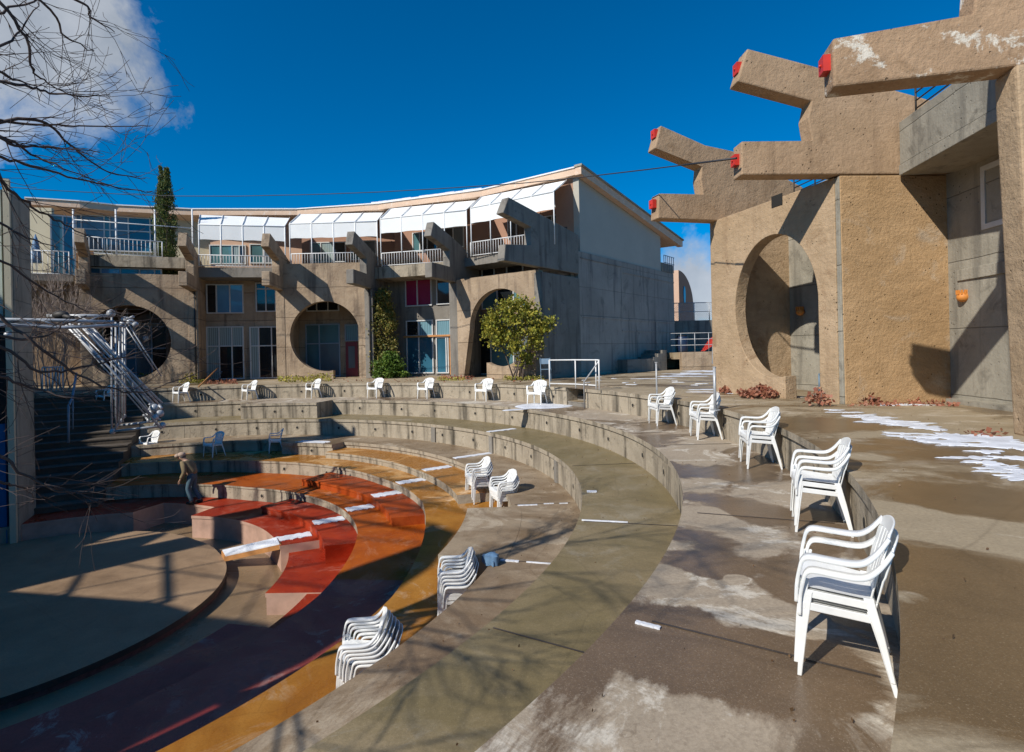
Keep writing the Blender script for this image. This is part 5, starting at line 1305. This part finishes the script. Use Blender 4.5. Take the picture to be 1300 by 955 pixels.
# added unseen screen, its outline cut to throw the shade on stage and stairs
hx = Vector((.695, -.719, 0)); hf = Vector((.719, .695, 0)); PA = -8.0
sil = [(-30, -3.2), (-30, 10.5), (-23.0, 9.7), (-22.4, 7.2), (-21.5, 6.6), (-20.4, 7.1), (-19.2, 9.3), (-18.1, 9.6), (-17.1, 8.95), (-16.95, 7.1), (-16.2, 6.7), (-16.15, 5.0), (-15.75, 4.45), (-15.45, 5.75), (-15.2, 5.6), (-14.75, 5.2), (-14.6, 7.65), (-13.75, 7.8), (-13.70, 3.46), (-12.57, 4.09), (-11.1, 4.9), (-10.4, 5.1), (-9.9, 5.36), (-8.65, 5.9), (-8.5, 8.9), (-7.9, 8.95), (-7.2, 8.0), (-6.9, 6.9), (-6.5, 5.9), (-6.3, 4.6), (-5.8, 2.8), (-5.2, .5), (-5.0, -3.2)]
SW = thing('shade_screen', 'stepped screen added out of view, its outline cut to shade the stage', 'wall', tuple(hf*PA+hx*-12+Vector((0, 0, -3.2))))
m = MB(); m.prism([sil], lambda a, b, t: hf*(PA+t)+hx*a+Vector((0, 0, b)), 0, -.25); m.build('shade_panel', M['grey'], SW)
fpt = lambda l, z: hf*PA+hx*l+Vector((0, 0, z))
m = MB()
for a, b, r in [((-13.7, 5.39), (-11.0, 4.96), .065), ((-13.7, 4.25), (-12.6, 4.0), .05), ((-13.7, 5.9), (-8.6, 8.4), .02), ((-13.7, 4.8), (-8.6, 6.9), .025), ((-13.0, 3.7), (-12.2, 6.6), .02), ((-12.2, 6.6), (-9.6, 5.3), .02),
                ((-11.4, 4.6), (-10.0, 7.6), .03), ((-13.7, 7.4), (-8.4, 8.9), .05), ((-13.7, 8.6), (-8.4, 9.6), .03), ((-13.2, 7.6), (-12.2, 10.2), .03), ((-11.6, 7.6), (-10.6, 10.6), .03), ((-10.2, 8), (-9.4, 10.6), .03), ((-12.8, 9.8), (-8.4, 10.6), .03), ((-15.9, 4.4), (-15.2, 8.6), .05), ((-13.6, 8.0), (-9.2, 9.3), .04), ((-13.6, 8.3), (-9.2, 9.6), .035), ((-13.6, 9.1), (-9.4, 10.3), .035), ((-13.2, 7.4), (-12.9, 10.4), .04), ((-12.2, 7.4), (-11.6, 10.8), .04), ((-11.2, 7.4), (-10.5, 10.9), .04)]:
    m.tube([fpt(*a), fpt(*b)], r, 6)
m.build('shade_bars', M['steel'], SW)  # bars added out of view to throw thin lines of shade on the steps

# ================================================================== DISTANT THINGS, centre right
m = MB(); A, B = G(795, 473.5, 0), G(853, 470, 0); q = Plane(A, B)
PS = thing('concrete_steps', 'small concrete block and steps against the end wall of the far building', 'steps', tuple(A))
u0, zt_ = q.uv(803, 459); m.box(q.w(.1, 0, 0), q.U*1.9, -q.N*1.1, (0, 0, .62)); m.build('block', M['grey_far'], PS)
m = MB()
for k in range(4): m.box(q.w(1.9+.34*k, 0, -.15), q.U*.34, -q.N*1.1, (0, 0, .52+.17*k))
m.build('step', M['grey_far'], PS)
def slabwall(name, x0, x1, yb, yt, Y, z0, mat, label, cat, thick=.4):
    a, b = at(x0, yb, Y), at(x1, yb, Y); zt_ = at((x0+x1)/2, yt, Y).z
    pl = Plane((a.x, a.y), (b.x, b.y)); m = MB(); m.box(pl.w(0, z0, 0), pl.U*pl.L, -pl.N*thick, (0, 0, zt_-z0)); o = m.build(name, mat, bevel=.01); tag(o, label, cat); return pl, zt_
pa, za_ = slabwall('retaining_wall', 866, 990, 470, 446, 27.5, -.05, M['earth_far'], 'low sunlit ochre retaining wall in the gap between the two buildings', 'wall', .4)
m = MB(); q = at(856, 446, 27.8); m.box(Vector((q.x, 27.9, za_-.35)), (7, 0, 0), (0, 5.5, 0), (0, 0, .33)); o = m.build('terrace', M['plaza']); tag(o, kind='structure')
pb_, zb2 = slabwall('terrace_wall', 845, 1000, 445, 406, 33.0, -.05, M['grey_far'], 'grey concrete wall under the chain link fence in the gap between the buildings', 'wall', .4)
CF = thing('chainlink_fence', 'chain link fence on top of the far terrace wall', 'fence', tuple(pb_.w(0, zb2)))
m = MB(); zf = at(890, 384, 33).z
for k in range(9): p = pb_.w(pb_.L*k/8, zb2, -.2); m.tube([p, Vector((p.x, p.y, zf))], .03, 5)
m.tube([pb_.w(0, zf, -.2), pb_.w(pb_.L, zf, -.2)], .025, 5); m.tube([pb_.w(0, (zf+zb2)/2, -.2), pb_.w(pb_.L, (zf+zb2)/2, -.2)], .018, 5)
m.build('frame', M['steel'], CF)
m = MB(); H_ = zf-zb2; n_ = 60
for k in range(-8, n_):
    for s_ in (1, -1):
        u0 = k*pb_.L/n_; u1 = u0+H_*.9
        a_, b_ = (u0, u1) if s_ > 0 else (u1, u0)
        if u0 < 0 or u1 > pb_.L: continue
        m.tube([pb_.w(a_, zb2, -.2), pb_.w(b_, zf, -.2)], .007, 3, 0, False)
m.build('mesh', M['steel'], CF)
# quarter round building beyond
QB = thing('vaulted_building', 'distant peach building with a quarter round roof and an oval window', 'building', tuple(at(866, 440, 48)))
a = at(852, 440, 48); b = at(863.5, 440, 47); c = at(881.5, 440, 49.5)
zt1 = at(863, 343, 47).z; zb1 = .0
m = MB(); plq = Plane((b.x, b.y), (c.x, c.y)); L = plq.L; prof = [(0, zb1), (L, zb1), (L, zt1-3.0)]
for k in range(1, 13): t = math.pi/2*k/12; prof.append((L*math.cos(t)*1.0, (zt1-3.0)+3.0*math.sin(t)))
m.prism([prof], lambda u, z, t: plq.w(u, z, t), 0, -6); m.build('end_wall', M['peachd'], QB)
pl_ = Plane((a.x-3, a.y+1), (b.x, b.y)); m = MB(); m.box(pl_.w(0, zb1, .0), pl_.U*(pl_.L-.01), -pl_.N*.4, (0, 0, zt1)); m.build('wall', M['peach'], QB)
m = MB(); u_, z_ = plq.uv(868.5, 374.5)
ell = [(u_+.22*math.cos(2*math.pi*k/20), z_+.75*math.sin(2*math.pi*k/20)) for k in range(20)]
m.prism([ell], lambda u, z, t: plq.w(u, z, t), .01, .06); m.build('oval_window', M['gl_sky'], QB)
window(QB, pl_, pl_.L-1.2, pl_.L-.75, at(857, 372, 48).z, at(857, 350, 48).z, 1, gl='gl_blue', fr='framed')
# barrel, ladder rack, arched pipe
BL_ = thing('barrel', 'dark blue plastic barrel on the far terrace below the chain link fence', 'barrel', tuple(at(866, 442, 30)))
q = LOC[BL_.name]; q = Vector((q.x, q.y, za_-.02)); h_ = at(866, 427, 30).z-q.z
m = MB(); m.tube([q, q+Vector((0, 0, h_*.1)), q+Vector((0, 0, h_*.5)), q+Vector((0, 0, h_*.9)), q+Vector((0, 0, h_))], [.24, .29, .31, .29, .25], 14); m.build('drum', M['navy'], BL_)
m = MB(); m.disc(q+Vector((0, 0, h_)), (0, 0, 1), .27, .04, 14); m.build('lid', M['dark'], BL_)
TRr = thing('terrace_railing', 'thin grey railing with two rails along the sunlit far terrace', 'railing', tuple(pa.w(0, za_)))
m = MB()
for k in range(8): p = pa.w(pa.L*k/7, za_, -.1); m.tube([p, p+Vector((0, 0, .95))], .018, 5)
for z in (.35, .65, .95): m.tube([pa.w(-.5, za_+z, -.1), pa.w(pa.L, za_+z, -.1)], .014, 5)
m.build('rails', M['steel'], TRr)
RK = thing('ladder_rack', 'stack of red ladders leaning on the far terrace at the edge of the right building', 'ladders', tuple(at(902, 440, 29)))
m = MB()
for k in range(6):
    z = za_+.12*k; a = at(893+k*2, 440, 29.0+.1*k); a.z = z+.02; b = a+Vector((1.6, .3, .9)); m.tube([a, b], .03, 5); m.tube([a+Vector((0, .35, 0)), b+Vector((0, .35, 0))], .03, 5)
    for j in range(5): p = a.lerp(b, (j+.5)/5); m.tube([p, p+Vector((0, .35, 0))], .018, 4)
m.build('ladder_rails', M['redpaint'], RK)
AP = thing('arched_pipe', 'bent white pipe rising beside the red ladders at the edge of the right building', 'pipe', tuple(at(905, 440, 26.5)))
m = MB(); m.tube([at(904.5, 462, 26.5), at(905, 440, 26.5), at(906.5, 422, 26.5), at(909, 410, 26.5), at(912.5, 404, 26.5)], .035, 6); m.build('tube', M['steel'], AP)
# dark garden table by the bush
GT = thing('garden_chair', 'small dark green folding chair beside the right foot of the yellow green bush', 'chair', tuple(G(693, 484, 0)))
q = LOC[GT.name]; m = MB()
for dx in (-.18, .18):
    m.tube([q+Vector((dx, -.2, 0)), q+Vector((dx, .2, .85))], .015, 5); m.tube([q+Vector((dx, .2, 0)), q+Vector((dx, -.2, .45))], .015, 5)
m.build('legs', M['metal_blue'], GT)
m = MB(); m.box(q+Vector((-.2, -.22, .43)), (.4, 0, 0), (0, .3, 0), (0, 0, .02)); m.build('seat', M['metal_blue'], GT)
m = MB(); m.box(q+Vector((-.2, .14, .62)), (.4, 0, 0), (0, .1, .2), (0, -.02, .01)); m.build('backrest', M['metal_blue'], GT)
# folding chair at the left glass doors
GT = thing('folding_chair', 'teal folding chair with a wooden bar in front of the left sliding glass doors', 'chair', tuple(G(272, 484, 0)))
q = LOC[GT.name]; m = MB()
for dx in (-.25, .25):
    m.tube([q+Vector((dx, -.2, 0)), q+Vector((dx, .25, .45))], .018, 5); m.tube([q+Vector((dx, .2, 0)), q+Vector((dx, -.2, .45))], .018, 5)
m.build('legs', M['metal_blue'], GT)
m = MB(); m.box(q+Vector((-.3, -.22, .44)), (.6, 0, 0), (0, .42, 0), (0, 0, .03)); m.build('seat', M['metal_blue'], GT)
ST = MB(); ST.tube([G(252, 493, 0)+Vector((0, 0, .05)), at(277, 467, 26.3)], [.03, .025], 6); o = ST.build('wooden_pole', M['wood']); tag(o, 'slanting bare wooden pole leaning beside the teal folding chair', 'pole')

# ================================================================== PERSON
PT = Vector((-8.50, 14.55, -2.71))
PSC = .84
PE = thing('person', 'stooping person in a khaki jacket, red shirt and cap walking on the shaded red tier', 'person', tuple(PT))
def skin(name, verts, edges, radii, mat, parent, root=0, sub=2):
    me = bpy.data.meshes.new(name); me.from_pydata([tuple(v) for v in verts], edges, []); o = bpy.data.objects.new(name, me); C.objects.link(o); o.parent = parent
    me.materials.append(mat)
    s = o.modifiers.new('skin', 'SKIN'); s.use_smooth_shade = True
    for i, r_ in enumerate(radii): me.skin_vertices[0].data[i].radius = (r_, r_) if not isinstance(r_, tuple) else r_
    me.skin_vertices[0].data[root].use_root = True
    u = o.modifiers.new('sub', 'SUBSURF'); u.levels = sub; u.render_levels = sub
    return o
M['skin'] = plain('skin', (.42, .25, .17), .6); M['khaki'] = plain('khaki_jacket', (.25, .19, .10), .9, var=.35, sc=9, bmp=.3); M['shirt'] = plain('red_shirt', (.55, .02, .03), .9)
M['jeans'] = plain('blue_jeans', (.07, .13, .17), .9, var=.3, sc=10); M['cap'] = plain('tan_cap', (.45, .33, .25), .9); M['hair'] = plain('grey_hair', (.12, .10, .09), .9)
# local axes: faces -x
J = {'pelvis': (0, 0, .88), 'waist': (-.04, 0, 1.02), 'chest': (-.14, 0, 1.22), 'neck': (-.24, 0, 1.38), 'head': (-.31, 0, 1.44), 'crown': (-.345, 0, 1.53),
     'hipL': (.0, -.09, .84), 'kneeL': (-.10, -.10, .47), 'ankL': (.02, -.10, .08), 'toeL': (-.13, -.11, .03), 'hipR': (0, .09, .84), 'kneeR': (-.03, .10, .46), 'ankR': (.17, .11, .10), 'toeR': (.04, .12, .03),
     'shL': (-.19, -.19, 1.31), 'elL': (-.10, -.25, 1.04), 'wrL': (-.24, -.22, .82), 'haL': (-.29, -.21, .75), 'shR': (-.19, .19, 1.31), 'elR': (-.06, .25, 1.05), 'wrR': (-.16, .24, .82), 'haR': (-.20, .23, .75)}
ks = list(J); ix = {k: i for i, k in enumerate(ks)}
E_ = [('pelvis', 'waist'), ('waist', 'chest'), ('chest', 'neck'), ('neck', 'head'), ('head', 'crown'), ('pelvis', 'hipL'), ('hipL', 'kneeL'), ('kneeL', 'ankL'), ('ankL', 'toeL'), ('pelvis', 'hipR'), ('hipR', 'kneeR'), ('kneeR', 'ankR'), ('ankR', 'toeR'),
      ('chest', 'shL'), ('shL', 'elL'), ('elL', 'wrL'), ('wrL', 'haL'), ('chest', 'shR'), ('shR', 'elR'), ('elR', 'wrR'), ('wrR', 'haR')]
rad_ = {'pelvis': .13, 'waist': .125, 'chest': .145, 'neck': .055, 'head': .095, 'crown': .085, 'hipL': .09, 'hipR': .09, 'kneeL': .055, 'kneeR': .055, 'ankL': .04, 'ankR': .04, 'toeL': .03, 'toeR': .03, 'shL': .06, 'shR': .06, 'elL': .042, 'elR': .042, 'wrL': .028, 'wrR': .028, 'haL': .03, 'haR': .03}
verts = [J[k] for k in ks]; edges = [(ix[a], ix[b]) for a, b in E_]
# fingers grow from the hands so that the body stays one mesh
rl = [rad_[k] for k in ks]
for h in ('haL', 'haR'):
    hx_, hy_, hz_ = J[h]; s = -1 if h == 'haL' else 1
    for k, (dx, L_) in enumerate(((-.03, .065), (-.012, .075), (.006, .07), (.022, .055))):
        verts.append((hx_+dx-.01, hy_, hz_-.03)); rl.append(.009); verts.append((hx_+dx-.02, hy_-s*.012, hz_-.03-L_)); rl.append(.007); n0 = len(verts)
        edges += [(ix[h], n0-2), (n0-2, n0-1)]
    verts.append((hx_-.045, hy_-s*.01, hz_-.02)); rl.append(.01); edges.append((ix[h], len(verts)-1))
bd = skin('body', verts, edges, rl, M['skin'], PE)
def sub_(name, keys, es, grow_, mat, sub=2, mv={}, root=0):
    vv = [mv.get(k, J[k]) for k in keys]; ii = {k: i for i, k in enumerate(keys)}
    return skin(name, vv, [(ii[a], ii[b]) for a, b in es], [rad_[k]+grow_ for k in keys], mat, PE, root, sub)
sub_('trousers', ['pelvis', 'hipL', 'kneeL', 'ankL', 'hipR', 'kneeR', 'ankR', 'waist'], [('pelvis', 'hipL'), ('hipL', 'kneeL'), ('kneeL', 'ankL'), ('pelvis', 'hipR'), ('hipR', 'kneeR'), ('kneeR', 'ankR'), ('pelvis', 'waist')], .018, M['jeans'])
sub_('jacket', ['chest', 'waist', 'pelvis', 'shL', 'elL', 'wrL', 'shR', 'elR', 'wrR', 'neck'], [('chest', 'waist'), ('waist', 'pelvis'), ('chest', 'shL'), ('shL', 'elL'), ('elL', 'wrL'), ('chest', 'shR'), ('shR', 'elR'), ('elR', 'wrR'), ('chest', 'neck')], .03, M['khaki'], mv={'pelvis': (.03, 0, .90), 'waist': (-.01, 0, 1.03), 'neck': (-.20, 0, 1.33)})
m = MB(); ball(m, PT+Vector((-.195, 0, 1.15)), .12, 12, 8, (.8, .9, 1.7)); m.build('shirt', M['shirt'], PE)
hc = PT+Vector((-.335, 0, 1.50)); m = MB(); ball(m, hc+Vector((.01, 0, .045)), .108, 14, 8, (1.08, 1, .75)); m.tube([hc+Vector((-.07, 0, .03)), hc+Vector((-.19, 0, -.005))], [.075, .05], 10); m.build('cap', M['cap'], PE)
m = MB(); ball(m, hc+Vector((.035, 0, -.01)), .095, 12, 8, (.95, 1, 1.0)); m.build('hair', M['hair'], PE)
m = MB(); ball(m, hc+Vector((-.105, 0, -.045)), .018, 8, 6, (1.1, .8, 1.3)); m.build('nose', M['skin'], PE)
m = MB()
for s in (-1, 1): ball(m, hc+Vector((-.085, s*.035, -.015)), .012, 8, 6)
m.build('eyes', M['white'], PE)
m = MB(); ball(m, hc+Vector((-.088, 0, -.085)), .02, 8, 6, (.5, 1.2, .4)); m.build('mouth', M['shirt'], PE)
m = MB()
for k in ('L', 'R'):
    a, t_ = Vector(J['ank'+k]), Vector(J['toe'+k]); m.tube([PT+a+Vector((.05, 0, -.045)), PT+a.lerp(t_, .5)+Vector((0, 0, -.02)), PT+t_+Vector((-.02, 0, .01))], [.05, .05, .035], 8)
m.build('shoes', M['dark'], PE)

PE.scale = (PSC, PSC, PSC)
